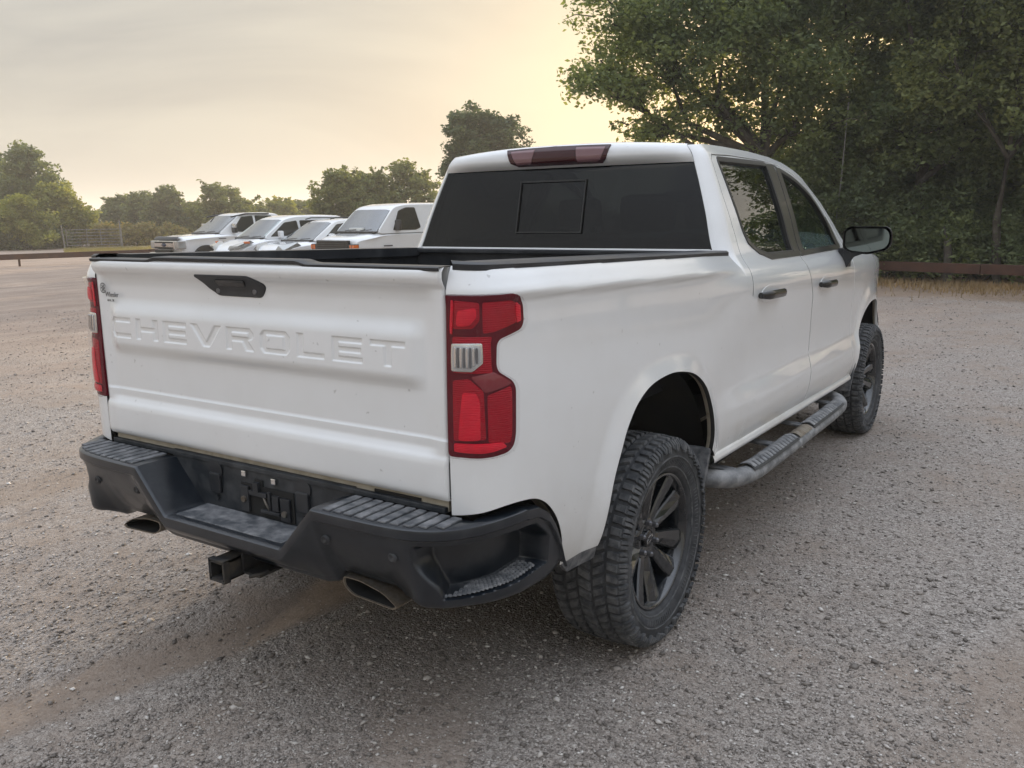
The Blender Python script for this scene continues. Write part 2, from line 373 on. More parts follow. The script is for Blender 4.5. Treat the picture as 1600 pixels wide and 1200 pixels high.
def hermite(xs, ys):
    """monotone cubic through knots, numpy-vectorised"""
    xs = np.array(xs, float); ys = np.array(ys, float)
    h = np.diff(xs); d = np.diff(ys)/h
    m = np.zeros(len(xs)); m[0] = d[0]; m[-1] = d[-1]
    for i in range(1, len(xs)-1):
        if d[i-1]*d[i] > 0:
            w1 = 2*h[i]+h[i-1]; w2 = h[i]+2*h[i-1]
            m[i] = (w1+w2)/(w1/d[i-1]+w2/d[i])
    def f(x):
        x = np.asarray(x, float)
        xc = np.clip(x, xs[0], xs[-1])
        i = np.clip(np.searchsorted(xs, xc, side='right')-1, 0, len(h)-1)
        t = (xc-xs[i])/h[i]
        r = ((1+2*t)*(1-t)**2*ys[i] + t*(1-t)**2*h[i]*m[i] + t*t*(3-2*t)*ys[i+1] + t*t*(t-1)*h[i]*m[i+1])
        return r + np.where(x < xs[0], (x-xs[0])*m[0], 0) + np.where(x > xs[-1], (x-xs[-1])*m[-1], 0)
    return f
def sstep(a, b, x):
    t = np.clip((np.asarray(x, float)-a)/(b-a), 0, 1)
    return t*t*(3-2*t)
RW, FW, WZ = 1.14, 4.885, 0.405
# plan of the body side: t runs along it; t == y wherever y > .32
_pl = [(.8225, .050), (.850, .051), (.885, .058), (.918, .074), (.945, .102), (.963, .140), (.974, .19), (.980, .25), (.984, .32)]
_arc = [0.0]
for _a, _b in zip(_pl[:-1], _pl[1:]): _arc.append(_arc[-1]+math.hypot(_b[0]-_a[0], _b[1]-_a[1]))
T0 = .32-_arc[-1]
_tt = [.32-_arc[-1]+a for a in _arc] + [.7, 1.14, 1.7, 2.4, 3.3, 4.0, 4.5, 4.885, 5.2, 5.45, 5.6]
_xx = [q[0] for q in _pl] + [.990, .994, .997, .998, .997, .994, .988, .975, .95, .905, .85]
_yy = [q[1] for q in _pl] + [.7, 1.14, 1.7, 2.4, 3.3, 4.0, 4.5, 4.885, 5.2, 5.45, 5.6]
plan_x, plan_y = hermite(_tt, _xx), hermite(_tt, _yy)
RAKE = .028              # the body sits slightly nose down on its wheels
bed_sec = hermite([.50, .55, .62, .70, .80, .92, 1.02, 1.12, 1.22, 1.32, 1.388, 1.415, 1.418, 1.45, 1.468, 1.482, 1.492],
                  [-.045, -.030, -.014, -.004, .001, .003, .002, -.002, -.008, -.015, -.0185, -.0065, -.0072, -.030, -.045, -.060, -.078])
door_sec = hermite([.50, .58, .63, .69, .75, .80, .85, .91, .99, 1.11, 1.23, 1.315, 1.345, 1.38, 1.42, 1.455, 1.49, 1.68, 1.88, 1.94, 1.985],
                   [-.06, -.030, -.012, .004, .012, .012, .001, -.015, -.018, -.013, -.006, -.004, -.006, -.013, -.032, -.060, -.082, -.150, -.230, -.258, -.298])
def flare(t, z):
    r = 0
    for c, top in ((RW, .60), (FW, .585)):
        a = np.abs(t-c)/.50; b = np.abs(z-.42)/.60
        rho = (a**2.6+b**2.6)**(1/2.6)
        r = r + .021*(1-sstep(.98, 1.20, rho))*sstep(.40, .60, z+.0*t)
    return r
def side_off(t, z):
    w = sstep(1.50, 2.10, t)
    zs = z+RAKE*(t-1.0)
    o = bed_sec(zs)*(1-w)+door_sec(zs)*w
    return o+flare(t, z)
def F_side(t, z):
    t = np.asarray(t, float); z = np.asarray(z, float)
    e = 1e-3
    tx = plan_x(t+e)-plan_x(t-e); ty = plan_y(t+e)-plan_y(t-e)
    L = np.hypot(tx, ty); nx, ny = ty/L, -tx/L
    # keep the plan normal sideways along the flanks so that y == t there
    k = sstep(.20, .34, t); nx = nx*(1-k)+k; ny = ny*(1-k)
    o = side_off(t, z)
    # towards the rear face the body section flattens out
    o = o*(.45+.55*sstep(T0, .25, t))
    return np.stack([plan_x(t)+nx*o, plan_y(t)+ny*o, z+0*t], -1)
CY, CR = 2.08, .09       # cab rear corner
def F_cab(t, z):
    t = np.asarray(t, float); z = np.asarray(z, float)
    X = plan_x(np.maximum(t, 1.9))+door_sec(z+RAKE*(t-1.0))
    fwd = sstep(3.5, 4.5, t)*np.clip(z-1.40, 0, 1)*.10
    a = np.clip((CY-t)/CR, 0, 1.45)
    s = np.maximum(CY-t-1.45*CR, 0)
    x = np.where(t > CY, X, X-CR+CR*np.cos(a)-s*math.sin(1.45))
    y = np.where(t > CY, t, CY-CR*np.sin(a)-s*math.cos(1.45))
    tilt = (1-sstep(2.05, 2.5, t))*(z-1.5)*.21
    return np.stack([x-fwd, y+tilt, z+0*t], -1)
def normals(F, u, v, e=1e-3):
    du = F(u+e, v)-F(u-e, v); dv = F(u, v+e)-F(u, v-e)
    n = np.cross(du, dv)
    return n/np.maximum(np.linalg.norm(n, axis=-1, keepdims=True), 1e-12)
def panel(name, F, outline, mat, parent, holes=(), step=.04, thick=.018, off=0.0, mirror=True, fine=None, seam_shade=None):
    """sheet-metal panel: a 2-D outline (with holes) meshed in the surface's own parameters, lifted by F, edges turned in"""
    st = fine or step
    loops = [densify(outline, st)]+[densify(h, st) for h in holes]
    P = []; E = []
    for L in loops:
        n0 = len(P); P += L; E += [(n0+i, n0+(i+1) % len(L)) for i in range(len(L))]
    nb = len(P); A = np.array(P)
    lo, hi = A.min(0), A.max(0)
    gx, gy = np.meshgrid(np.arange(lo[0]+step/2, hi[0], step), np.arange(lo[1]+step/2, hi[1], step), indexing='ij')
    G = np.stack([gx.ravel(), gy.ravel()], 1); ok = in_poly(G, loops[0])
    for L in loops[1:]: ok &= ~in_poly(G, L)
    G = G[ok]
    for L in loops: G = G[seg_dist(G, L) > .45*step] if len(G) else G
    allp = [Vector(q) for q in P]+[Vector(q) for q in G]
    v, e, f, ov, oe, of = delaunay_2d_cdt(allp, E, [], 0, 1e-6)
    UV = np.array([(q[0], q[1]) for q in v]); T = np.array([t for t in f if len(t) == 3])
    C = UV[T].mean(1); ok = in_poly(C, loops[0])
    for L in loops[1:]: ok &= ~in_poly(C, L)
    T = T[ok]
    a = UV[T[:, 1]]-UV[T[:, 0]]; b = UV[T[:, 2]]-UV[T[:, 0]]; fl = (a[:, 0]*b[:, 1]-a[:, 1]*b[:, 0]) < 0
    T[fl] = T[fl][:, ::-1]
    X = F(UV[:, 0], UV[:, 1]); N = normals(F, UV[:, 0], UV[:, 1]); X = X+N*off
    # boundary edges, in face order
    from collections import Counter
    cnt = {}
    for t in T:
        for i in range(3): cnt[(t[i], t[(i+1) % 3])] = 1
    bd = [(i, j) for (i, j) in cnt if (j, i) not in cnt]
    V = [tuple(q) for q in X]; Fc = [tuple(t) for t in T]; LN = [tuple(N[i]) for t in T for i in t]
    if thick:
        low = {}; mid = {}; dark = []
        bn = {}
        for i, j in bd:
            tv = X[j]-X[i]; nn = np.cross(tv, N[i]); nn /= max(1e-9, np.linalg.norm(nn))
            bn[i] = bn.get(i, 0)+nn; bn[j] = bn.get(j, 0)+nn
        for i in bn: bn[i] = bn[i]/max(1e-9, np.linalg.norm(bn[i]))
        r = .0012 if seam_shade else .003
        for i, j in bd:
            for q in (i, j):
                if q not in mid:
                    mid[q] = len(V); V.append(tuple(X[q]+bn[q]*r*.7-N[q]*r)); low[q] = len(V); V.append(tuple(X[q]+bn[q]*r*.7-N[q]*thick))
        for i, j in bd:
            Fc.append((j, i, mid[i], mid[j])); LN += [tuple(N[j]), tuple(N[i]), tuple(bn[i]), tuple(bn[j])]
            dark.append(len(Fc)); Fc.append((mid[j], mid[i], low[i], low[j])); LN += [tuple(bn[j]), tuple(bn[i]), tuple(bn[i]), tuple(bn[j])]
    res = []
    for sgn in ((1, -1) if mirror else (1,)):
        me = bpy.data.meshes.new(name)
        VV = V if sgn == 1 else [(-x, y, z) for x, y, z in V]
        FF = Fc if sgn == 1 else [tuple(reversed(q)) for q in Fc]
        if sgn == 1: LL = LN
        else:
            LL = []; k = 0
            for q in Fc:
                n = len(q); LL += [(-a, b, c) for a, b, c in reversed(LN[k:k+n])]; k += n
        me.from_pydata(VV, [], FF); me.polygons.foreach_set('use_smooth', [True]*len(FF)); me.update()
        me.normals_split_custom_set(LL)
        if seam_shade and thick:  # turned-in edges coloured dark to stand for the shade inside the gaps
            me.materials.append(mat); me.materials.append(seam_shade); mi = np.zeros(len(FF), np.int32); mi[dark] = 1; me.polygons.foreach_set('material_index', mi)
        res.append(link(name, me, mat, parent))
    return res

# ================================================================== GROUND
def ground_z(x, y):
    d = np.hypot(np.asarray(x, float)-1.5, np.asarray(y, float)+1.0)
    return -.15*sstep(9, 24, d)
def at(px, D, z=None):
    """point at depth D (metres along the view) below the photo column px, on the ground"""
    tz = (px-800)/1354.43
    q = CAM+_f*D+_r*(tz*D); q = Vector((q.x, q.y, 0)); q.z = float(ground_z(q.x, q.y)) if z is None else z
    return q
def ground_mesh():
    rad = np.concatenate([np.arange(.0, 9, .09), np.geomspace(9, 60, 60), np.geomspace(66, 1500, 22)])
    ang = np.linspace(0, 2*math.pi, 241)[:-1]
    X = 1.2+np.outer(rad, np.cos(ang)); Y = 0.3+np.outer(rad, np.sin(ang))
    Z = ground_z(X, Y)
    near = 1-sstep(6, 20, np.hypot(X-1.2, Y-.3))
    Z = Z+near*(.010*np.sin(X*2.1+1.3*np.sin(Y*1.1))+.008*np.sin(Y*2.7+X*.9))*sstep(0, 1, np.minimum(np.abs(X), 9)*0+1)
    # shallow wheel ruts running diagonally behind the truck
    def rut(p, q, w, dep):
        a = np.array(p); b = np.array(q); ab = b-a; L2 = ab@ab
        t = np.clip(((X-a[0])*ab[0]+(Y-a[1])*ab[1])/L2, 0, 1); d = np.hypot(X-a[0]-t*ab[0], Y-a[1]-t*ab[1])
        return -dep*np.exp(-(d/w)**2)+dep*.7*np.exp(-((d-2*w)/(.7*w))**2)
    Z = Z+rut((-.35, 1.0), (-1.1, -2.2), .14, .022)+rut((-2.3, 1.5), (-3.0, -2.5), .2, .012)+rut((1.9, -.2), (4.2, 6.5), .25, .010)
    flat = np.zeros_like(Z)
    for wx in (-.87, .87):
        for wy in (RW, FW): flat = np.maximum(flat, np.exp(-(((X-wx)/.35)**2+((Y-wy)/.35)**2)**2))
    Z = Z*(1-flat)
    n, m = X.shape
    V = np.stack([X, Y, Z], -1).reshape(-1, 3)
    i, j = np.meshgrid(np.arange(n-1), np.arange(m), indexing='ij'); j2 = (j+1) % m
    Fq = np.stack([i*m+j, (i+1)*m+j, (i+1)*m+j2, i*m+j2], -1).reshape(-1, 4)
    return V, Fq, (X, Y, Z)
GV, GF, _ = ground_mesh()
def ground_mat():
    m, nt, b = new_mat('gravel_ground'); setin(b, Roughness=.92); b.inputs['Specular IOR Level'].default_value = .2
    t = nnode(nt, 'ShaderNodeTexCoord')
    def vor(scale, feature='F1'):
        n = nnode(nt, 'ShaderNodeTexVoronoi', feature=feature); setin(n, Scale=scale); nt.links.new(t.outputs['Object'], n.inputs['Vector']); return n
    v1 = vor(85); v2 = vor(190)
    sep1 = nnode(nt, 'ShaderNodeSeparateColor'); nt.links.new(v1.outputs['Color'], sep1.inputs[0])
    sep2 = nnode(nt, 'ShaderNodeSeparateColor'); nt.links.new(v2.outputs['Color'], sep2.inputs[0])
    st1 = ramp(nt, sep1.outputs[0], (0, (.17, .152, .138)), (.35, (.37, .332, .302)), (.7, (.52, .468, .425)), (1, (.72, .67, .62)))
    st2 = ramp(nt, sep2.outputs[0], (0, (.20, .178, .16)), (.5, (.39, .35, .318)), (1, (.58, .53, .485)))
    base = mixn(nt, .45, st1, st2)
    dirtf = ramp(nt, noise(nt, .55, 6, .62, dist=.6), (.40, (0,)*3), (.56, (1,)*3))
    dirtf2 = ramp(nt, noise(nt, 3.2, 6, .65), (.40, (.0,)*3), (.72, (1,)*3))
    dirt = ramp(nt, noise(nt, 14, 6, .6), (.3, (.25, .196, .155)), (.7, (.37, .298, .240)))
    f = mathn(nt, 'MULTIPLY', mathn(nt, 'ADD', mathn(nt, 'MULTIPLY', dirtf, .85), .15), mathn(nt, 'ADD', mathn(nt, 'MULTIPLY', dirtf2, .7), .3), True)
    c = mixn(nt, f, base, dirt)
    # worn wheel paths: fine brown dirt
    sp = nnode(nt, 'ShaderNodeSeparateXYZ'); nt.links.new(t.outputs['Object'], sp.inputs[0])
    def path(p, q, w):
        ax, ay = p; bx, by = q; L = math.hypot(bx-ax, by-ay); nx, ny = (by-ay)/L, -(bx-ax)/L; ux, uy = (bx-ax)/L, (by-ay)/L
        def lin(cx, cy, d):
            return mathn(nt, 'ADD', mathn(nt, 'ADD', mathn(nt, 'MULTIPLY', sp.outputs['X'], cx), mathn(nt, 'MULTIPLY', sp.outputs['Y'], cy)), d)
        across = mathn(nt, 'ABSOLUTE', mathn(nt, 'ADD', lin(nx, ny, -(ax*nx+ay*ny)), mathn(nt, 'MULTIPLY', mathn(nt, 'SUBTRACT', noise(nt, 2.2, 4), .5), .35)))
        along = lin(ux, uy, -(ax*ux+ay*uy))
        k = nnode(nt, 'ShaderNodeMapRange', interpolation_type='SMOOTHSTEP'); setin(k, From_Min=w, From_Max=w*.35, To_Min=0.0, To_Max=1.0); nt.links.new(across, k.inputs[0])
        k1 = nnode(nt, 'ShaderNodeMapRange', interpolation_type='SMOOTHSTEP'); setin(k1, From_Min=-.6, From_Max=.3); nt.links.new(along, k1.inputs[0])
        k2 = nnode(nt, 'ShaderNodeMapRange', interpolation_type='SMOOTHSTEP'); setin(k2, From_Min=L+.6, From_Max=L-.3); nt.links.new(along, k2.inputs[0])
        return mathn(nt, 'MULTIPLY', mathn(nt, 'MULTIPLY', k.outputs[0], k1.outputs[0]), k2.outputs[0])
    pth = mathn(nt, 'MAXIMUM', path((-.35, 1.0), (-1.1, -2.2), .20), mathn(nt, 'MULTIPLY', path((1.7, -.9), (3.6, 6.5), .34), .45))
    pth = mathn(nt, 'MAXIMUM', pth, mathn(nt, 'MULTIPLY', path((.55, .3), (1.35, -1.6), .26), .75)); pth = mathn(nt, 'MAXIMUM', pth, mathn(nt, 'MULTIPLY', path((-3.6, -1.5), (-1.9, 6.5), .36), .8)); pth = mathn(nt, 'MAXIMUM', pth, mathn(nt, 'MULTIPLY', path((3.9, 1.2), (4.9, 8.5), .30), .75))
    c = mixn(nt, mathn(nt, 'MULTIPLY', pth, .72), c, ramp(nt, noise(nt, 18, 6, .65), (.3, (.22, .165, .125)), (.75, (.33, .262, .205))))
    # straw-coloured earth at the foot of the right-hand fence
    d2 = mathn(nt, 'ADD', mathn(nt, 'MULTIPLY', sp.outputs['X'], .283), mathn(nt, 'MULTIPLY', sp.outputs['Y'], .959))
    k = nnode(nt, 'ShaderNodeMapRange', interpolation_type='SMOOTHSTEP'); setin(k, From_Min=15.2, From_Max=16.6)
    nt.links.new(mathn(nt, 'ADD', d2, mathn(nt, 'MULTIPLY', mathn(nt, 'SUBTRACT', noise(nt, .8, 5), .5), 2.2)), k.inputs[0])
    kx = nnode(nt, 'ShaderNodeMapRange', interpolation_type='SMOOTHSTEP'); setin(kx, From_Min=-9.0, From_Max=-4.0); nt.links.new(sp.outputs['X'], kx.inputs[0])
    c = mixn(nt, mathn(nt, 'MULTIPLY', k.outputs[0], kx.outputs[0]), c, ramp(nt, noise(nt, 9, 7, .7), (.3, (.20, .14, .10)), (.7, (.38, .29, .205))))
    # further off the lot is pale tan earth, with warm sunlight painted in at left
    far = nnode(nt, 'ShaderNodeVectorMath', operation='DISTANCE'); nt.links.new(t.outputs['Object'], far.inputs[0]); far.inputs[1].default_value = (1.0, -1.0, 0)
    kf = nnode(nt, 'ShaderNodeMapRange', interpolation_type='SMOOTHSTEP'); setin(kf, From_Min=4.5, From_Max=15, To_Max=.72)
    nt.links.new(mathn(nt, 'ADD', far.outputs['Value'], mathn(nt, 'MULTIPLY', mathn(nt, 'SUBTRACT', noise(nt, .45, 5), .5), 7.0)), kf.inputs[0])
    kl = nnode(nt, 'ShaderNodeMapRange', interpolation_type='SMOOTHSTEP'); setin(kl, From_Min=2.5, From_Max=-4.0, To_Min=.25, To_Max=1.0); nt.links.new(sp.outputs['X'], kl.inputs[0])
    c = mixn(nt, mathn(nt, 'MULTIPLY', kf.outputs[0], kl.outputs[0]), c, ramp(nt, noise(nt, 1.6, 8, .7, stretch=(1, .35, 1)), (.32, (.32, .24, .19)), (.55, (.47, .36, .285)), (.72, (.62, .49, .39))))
    c = mixn(nt, 1.0, c, (.88, .87, .86), 'MULTIPLY')
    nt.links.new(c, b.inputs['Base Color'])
    h = mathn(nt, 'ADD', mathn(nt, 'MULTIPLY', v1.outputs['Distance'], -1.0), mathn(nt, 'MULTIPLY', v2.outputs['Distance'], -.6))
    h = mathn(nt, 'MULTIPLY', h, mathn(nt, 'SUBTRACT', 1.0, mathn(nt, 'MULTIPLY', mathn(nt, 'MAXIMUM', f, pth), .75)))
    bump(nt, b, h, .8, .013)
    return m
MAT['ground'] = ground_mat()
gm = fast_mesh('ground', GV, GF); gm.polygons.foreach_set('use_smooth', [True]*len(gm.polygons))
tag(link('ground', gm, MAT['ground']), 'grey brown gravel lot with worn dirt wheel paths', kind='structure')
from mathutils.bvhtree import BVHTree
def stones():
    """loose gravel over the near ground, real little stones"""
    N = 140000
    D = 2.2*np.exp(rng.uniform(0, 1, N)**1.12*math.log(17.0/2.2)); lat = rng.uniform(-.72, .72, N)*D
    f2 = np.array([_f.x, _f.y])/math.hypot(_f.x, _f.y); r2 = np.array([_r.x, _r.y])
    X = CAM.x+f2[0]*D+r2[0]*lat; Y = CAM.y+f2[1]*D+r2[1]*lat
    def dline(p, q):
        a = np.array(p); b = np.array(q); ab = b-a; t = np.clip(((X-a[0])*ab[0]+(Y-a[1])*ab[1])/(ab@ab), 0, 1); return np.hypot(X-a[0]-t*ab[0], Y-a[1]-t*ab[1])
    wob = .08*np.sin(X*3+Y*2.3)+.06*np.sin(Y*5.1-X*2)
    keep = (dline((-.35, 1.0), (-1.1, -2.2))+wob > .17) | (rng.random(N) < .16)
    keep &= (dline((.55, .3), (1.35, -1.6))+wob > .15) | (rng.random(N) < .4)
    patch = np.sin(X*1.3+np.sin(Y*1.7)*1.4)+np.sin(Y*1.9-X*.7+1)
    keep &= (dline((1.7, -.9), (3.6, 6.5))+wob > .24) | (rng.random(N) < .3)
    keep &= (patch > -.95) | (rng.random(N) < .45)
    X, Y, D = X[keep], Y[keep], D[keep]; n = len(X)
    s = np.exp(rng.normal(math.log(.0029), .54, n)); s = np.clip(s, .0018, .0145)*(1+.045*D)
    base = np.array([(1, .1, .1), (-.1, 1, -.1), (-1, -.1, .1), (.1, -1, -.05), (.1, .05, .75), (-.05, 0, -.7)])
    F0 = np.array([(0, 1, 4), (1, 2, 4), (2, 3, 4), (3, 0, 4), (1, 0, 5), (2, 1, 5), (3, 2, 5), (0, 3, 5)])
    V = base[None]*(1+rng.uniform(-.28, .28, (n, 6, 3)))
    V *= (s[:, None]*np.stack([rng.uniform(.8, 1.5, n), rng.uniform(.7, 1.1, n), rng.uniform(.45, .8, n)], 1))[:, None, :]
    a = rng.uniform(0, 2*np.pi, n); c, q = np.cos(a)[:, None], np.sin(a)[:, None]
    tl = rng.normal(0, .3, n)[:, None]
    x, y, z = V[..., 0], V[..., 1], V[..., 2]; z, y = z*np.cos(tl)+y*np.sin(tl), y*np.cos(tl)-z*np.sin(tl)
    x, y = x*c-y*q, x*q+y*c
    bv = BVHTree.FromPolygons([tuple(p) for p in GV[:240*130]], [tuple(int(k) for k in t) for t in GF[:240*129]])
    Z = np.array([(bv.ray_cast((px, py, 1), (0, 0, -1))[0] or Vector((0, 0, 0))).z for px, py in zip(X, Y)])
    P = np.stack([x+X[:, None], y+Y[:, None], z+(Z+s*.28)[:, None]], -1).reshape(-1, 3)
    Fq = (F0[None]+(np.arange(n)*6)[:, None, None]).reshape(-1, 3)
    m, nt, b = new_mat('gravel_stones'); setin(b, Roughness=.85); b.inputs['Specular IOR Level'].default_value = .25
    g = nnode(nt, 'ShaderNodeNewGeometry')
    col = ramp(nt, g.outputs['Random Per Island'], (0, (.105, .094, .086)), (.3, (.24, .216, .196)), (.66, (.39, .352, .32)), (.92, (.56, .52, .48)), (1, (.78, .75, .71)))
    col = mixn(nt, mathn(nt, 'MULTIPLY', noise(nt, 55, 4), .35), col, (.25, .21, .175)); nt.links.new(col, b.inputs['Base Color'])
    tag(link('gravel_stones', fast_mesh('gravel_stones', P, Fq), m), 'loose grey and tan gravel stones strewn over the lot', kind='stuff')
stones()
# ================================================================== THE WHITE PICKUP IN FRONT
truck = empty('pickup_truck', (0, 0, 0), 0, 'big white crew cab pickup in the foreground seen from its tailgate, dusty black bumper', 'pickup truck')
# ---- outlines in (t, z)
ARCH = smooth_poly([(.640, .556), (.684, .756), (.745, .874), (.793, .941), (.87, 1.003), (.977, 1.045), (1.117, 1.060), (1.245, 1.053), (1.393, 1.018), (1.515, .944), (1.592, .833), (1.614, .73), (1.602, .66)], closed=False, n=5)
BUMP_CUT = smooth_poly([(T0, .817), (.036, .831), (.12, .848), (.200, .846), (.263, .830), (.321, .790), (.373, .726), (.412, .637), (.425, .56)], closed=False, n=5)
BED_FRONT = [(1.66, .618), (1.75, .604), (2.134, .585), (2.154, .70), (2.169, .82), (2.180, .96), (2.168, 1.10), (2.150, 1.20), (2.133, 1.237), (2.077, 1.312), (2.017, 1.388), (1.966, 1.455)]
bed_top = lambda t: 1.486-RAKE*(t-1)
bedside_out = BUMP_CUT+ARCH+BED_FRONT+[(1.5, bed_top(1.5)), (1.0, bed_top(1.0)), (.5, bed_top(.5)), (.2, bed_top(.2)), (T0, bed_top(T0))]
panel('bedside', F_side, bedside_out, MAT['white'], truck, step=.014, seam_shade=MAT['seal_gap_shade'])
panel('lower_trim', F_side, [(.440, .556), (.636, .556), (.66, .50), (.50, .505)], MAT['step'], truck, off=-.002)
def lip(arch, name, depth=.030):
    m = MB(); A = np.array(arch); N = normals(F_side, A[:, 0], A[:, 1]); N[:, 2] = 0; P0 = F_side(A[:, 0], A[:, 1])-.003*N; c = A.mean(0)
    P1 = P0-N*depth; P2 = P1-N*.004
    d = np.stack([0*A[:, 0], A[:, 0]-c[0], A[:, 1]-c[1]], 1); d /= np.linalg.norm(d, axis=1, keepdims=True); P2 = P2+d*.02
    m.grid(np.stack([P0, P1, P2])); both(m, name, MAT['arch_dirt'], truck)
lip(ARCH, 'arch_lip')
FARCH = smooth_poly([(4.335, .50), (4.365, .66), (4.43, .82), (4.56, .924), (4.78, .983), (5.03, .983), (5.18, .94), (5.29, .85), (5.345, .72), (5.352, .58)], closed=False, n=5)
lip(FARCH, 'arch_lip')
lip(BUMP_CUT, 'opening_lip', .055)
for cyy in (RW, FW):
    m = MB(); m.lathe([(-.42, .02), (-.42, .60), (-.02, .605)], 40, c=(.95, cyy, .47), a0=R(4), a1=R(176), smooth=True); both(m, 'wheel_liner', MAT['under'], truck)
for (yy, z0, z1) in ((1.605, .41, .665), (4.345, .42, .62)):
    m = MB(); m.bbox((.72, yy-.012, z0), (1.003, yy+.012, z1), .006, T=lambda x, y, z, yy=yy: (x-.10*max(0, .60-z), y-(.66-z)*.22, z)); both(m, 'splash_guard', MAT['step'], truck)

# ---- tailgate
HW = .8145
gate_d = hermite([.855, .862, .875, .955, .972, .990, 1.004, 1.02, 1.18, 1.37, 1.412, 1.436, 1.456, 1.470, 1.486, 1.499, 1.508, 1.513],
                 [.000, .006, .010, .011, .008, -.004, -.0105, -.0095, -.008, -.013, -.014, -.009, .003, .015, .021, .019, .011, .002])
gate_base = hermite([.855, 1.02, 1.18, 1.37, 1.513], [0, -.006, -.006, -.009, -.009])
LET_H = (1.2285, 1.3015)
def letters():
    """the stamped word as polygons: wide square letters with cut corners"""
    w = .019; c = .020; H = 1.0; L = []
    def strip(pts, wd=1.0):
        return pts
    x0, x1 = -.735, .680; n = 9; g = .034; widths = [1, 1, 1, 1.12, 1.04, 1.06, .92, .96, 1.02]; tw = sum(widths); u = (x1-x0-g*(n-1))/tw
    z0, z1 = LET_H; h = z1-z0; x = x0; out = []
    sx = w*1.35; sy = .0155
    for ch, ww in zip('CHEVROLET', widths):
        W = u*ww; a, b = x, x+W; zm = (z0+z1)/2; k = .016
        if ch == 'C': P = [[(a, z0+k), (a+k, z0), (b, z0), (b, z0+sy), (a+sx+.004, z0+sy), (a+sx, z0+sy+.004), (a+sx, z1-sy-.004), (a+sx+.004, z1-sy), (b, z1-sy), (b, z1), (a+k, z1), (a, z1-k)]]
        elif ch == 'H': P = [[(a, z0), (a+sx, z0), (a+sx, zm-sy/2), (b-sx, zm-sy/2), (b-sx, z0), (b, z0), (b, z1), (b-sx, z1), (b-sx, zm+sy/2), (a+sx, zm+sy/2), (a+sx, z1), (a, z1)]]
        elif ch == 'E': P = [[(a, z0), (b, z0), (b, z0+sy), (a+sx, z0+sy), (a+sx, zm-sy/2), (b-.006, zm-sy/2), (b-.006, zm+sy/2), (a+sx, zm+sy/2), (a+sx, z1-sy), (b, z1-sy), (b, z1), (a, z1)]]
        elif ch == 'V':
            m = (a+b)/2; q = .016; P = [[(m-q, z0), (m+q, z0), (b+.008, z1), (b+.008-sx*1.25, z1), (m, z0+sy), (a-.008+sx*1.25, z1), (a-.008, z1)]]
        elif ch == 'R': P = [[(a, z0), (a+sx, z0), (a+sx, zm-sy/2), (b-.052, zm-sy/2), (b-sx-.010, z0), (b+.004, z0), (b-.026, zm-.004), (b-.006, zm+.002), (b, zm+.010), (b, z1-k), (b-k, z1), (a, z1)], [(a+sx, zm+sy/2), (b-sx, zm+sy/2), (b-sx, z1-sy), (a+sx, z1-sy)]]
        elif ch == 'O': P = [[(a, z0+k), (a+k, z0), (b-k, z0), (b, z0+k), (b, z1-k), (b-k, z1), (a+k, z1), (a, z1-k)], [(a+sx, z0+sy), (b-sx, z0+sy), (b-sx, z1-sy), (a+sx, z1-sy)]]
        elif ch == 'L': P = [[(a, z0), (b, z0), (b, z0+sy), (a+sx, z0+sy), (a+sx, z1), (a, z1)]]
        elif ch == 'T':
            m = (a+b)/2; P = [[(m-sx/2, z0), (m+sx/2, z0), (m+sx/2, z1-sy), (b, z1-sy), (b, z1), (a, z1), (a, z1-sy), (m-sx/2, z1-sy)]]
        out.append(P); x = b+g
    return out
def letter_sdf(x, z):
    """signed distance, positive inside a letter"""
    P = np.stack([x.ravel(), z.ravel()], 1); best = np.full(len(P), -1.0)
    for polys in letters():
        xs = [q[0] for q in polys[0]]; sel = (P[:, 0] > min(xs)-.02) & (P[:, 0] < max(xs)+.02) & (P[:, 1] > LET_H[0]-.02) & (P[:, 1] < LET_H[1]+.02)
        if not sel.any(): continue
        Q = P[sel]; d = np.full(len(Q), 1e9); ins = np.zeros(len(Q), bool)
        for q in polys: d = np.minimum(d, seg_dist(Q, q)); ins ^= in_poly(Q, q)
        best[sel] = np.maximum(best[sel], np.where(ins, d, -d))
    return best.reshape(x.shape)
HANDLE = [(-.222, 1.468), (.050, 1.469), (.108, 1.441), (.080, 1.402), (-.128, 1.402), (-.175, 1.425)]
def gate_mesh():
    zs = np.concatenate([np.arange(.855, .95, .008), np.arange(.95, 1.03, .004), np.arange(1.03, 1.165, .012), np.arange(1.165, 1.223, .006), np.arange(1.223, 1.308, .0021), np.arange(1.308, 1.38, .006), np.arange(1.38, 1.514, .004)])
    xs = np.concatenate([[-HW], np.arange(-HW+.004, -.745, .008), np.arange(-.745, .690, .0035), np.arange(.690, HW-.004, .008), [HW]])
    X, Z = np.meshgrid(xs, zs, indexing='ij')
    band = sstep(1.158, 1.212, Z)*(1-sstep(1.312, 1.372, Z))
    # the raised band fades into a wedge at both ends
    e = np.abs(X+.005); band = band*(1-sstep(.685+.05*sstep(1.30, 1.20, Z)*0, .765, e-.10*(Z-1.26)*0))
    d = gate_d(Z)+.020*band
    # the upper hollow and the lower fold die out before the edges of the gate
    k = sstep(.735, .80, np.abs(X)); d = d*(1-k)+k*(gate_base(Z)*.3+np.maximum(gate_d(Z), 0)*.75)
    s = letter_sdf(X, Z); d = d-.0048*sstep(-.0012, .0018, s)
    d = d-.010*np.clip((np.abs(X)-(HW-.006))/.006, 0, 1)**2
    V = np.stack([X, .050-d, Z], -1); m = MB(); m.grid(V, flip=False)
    # edges turned in, and the inner skin
    return m
g = gate_mesh(); me = g.mesh('tailgate')
tailgate = link('tailgate', me, MAT['white'], truck)
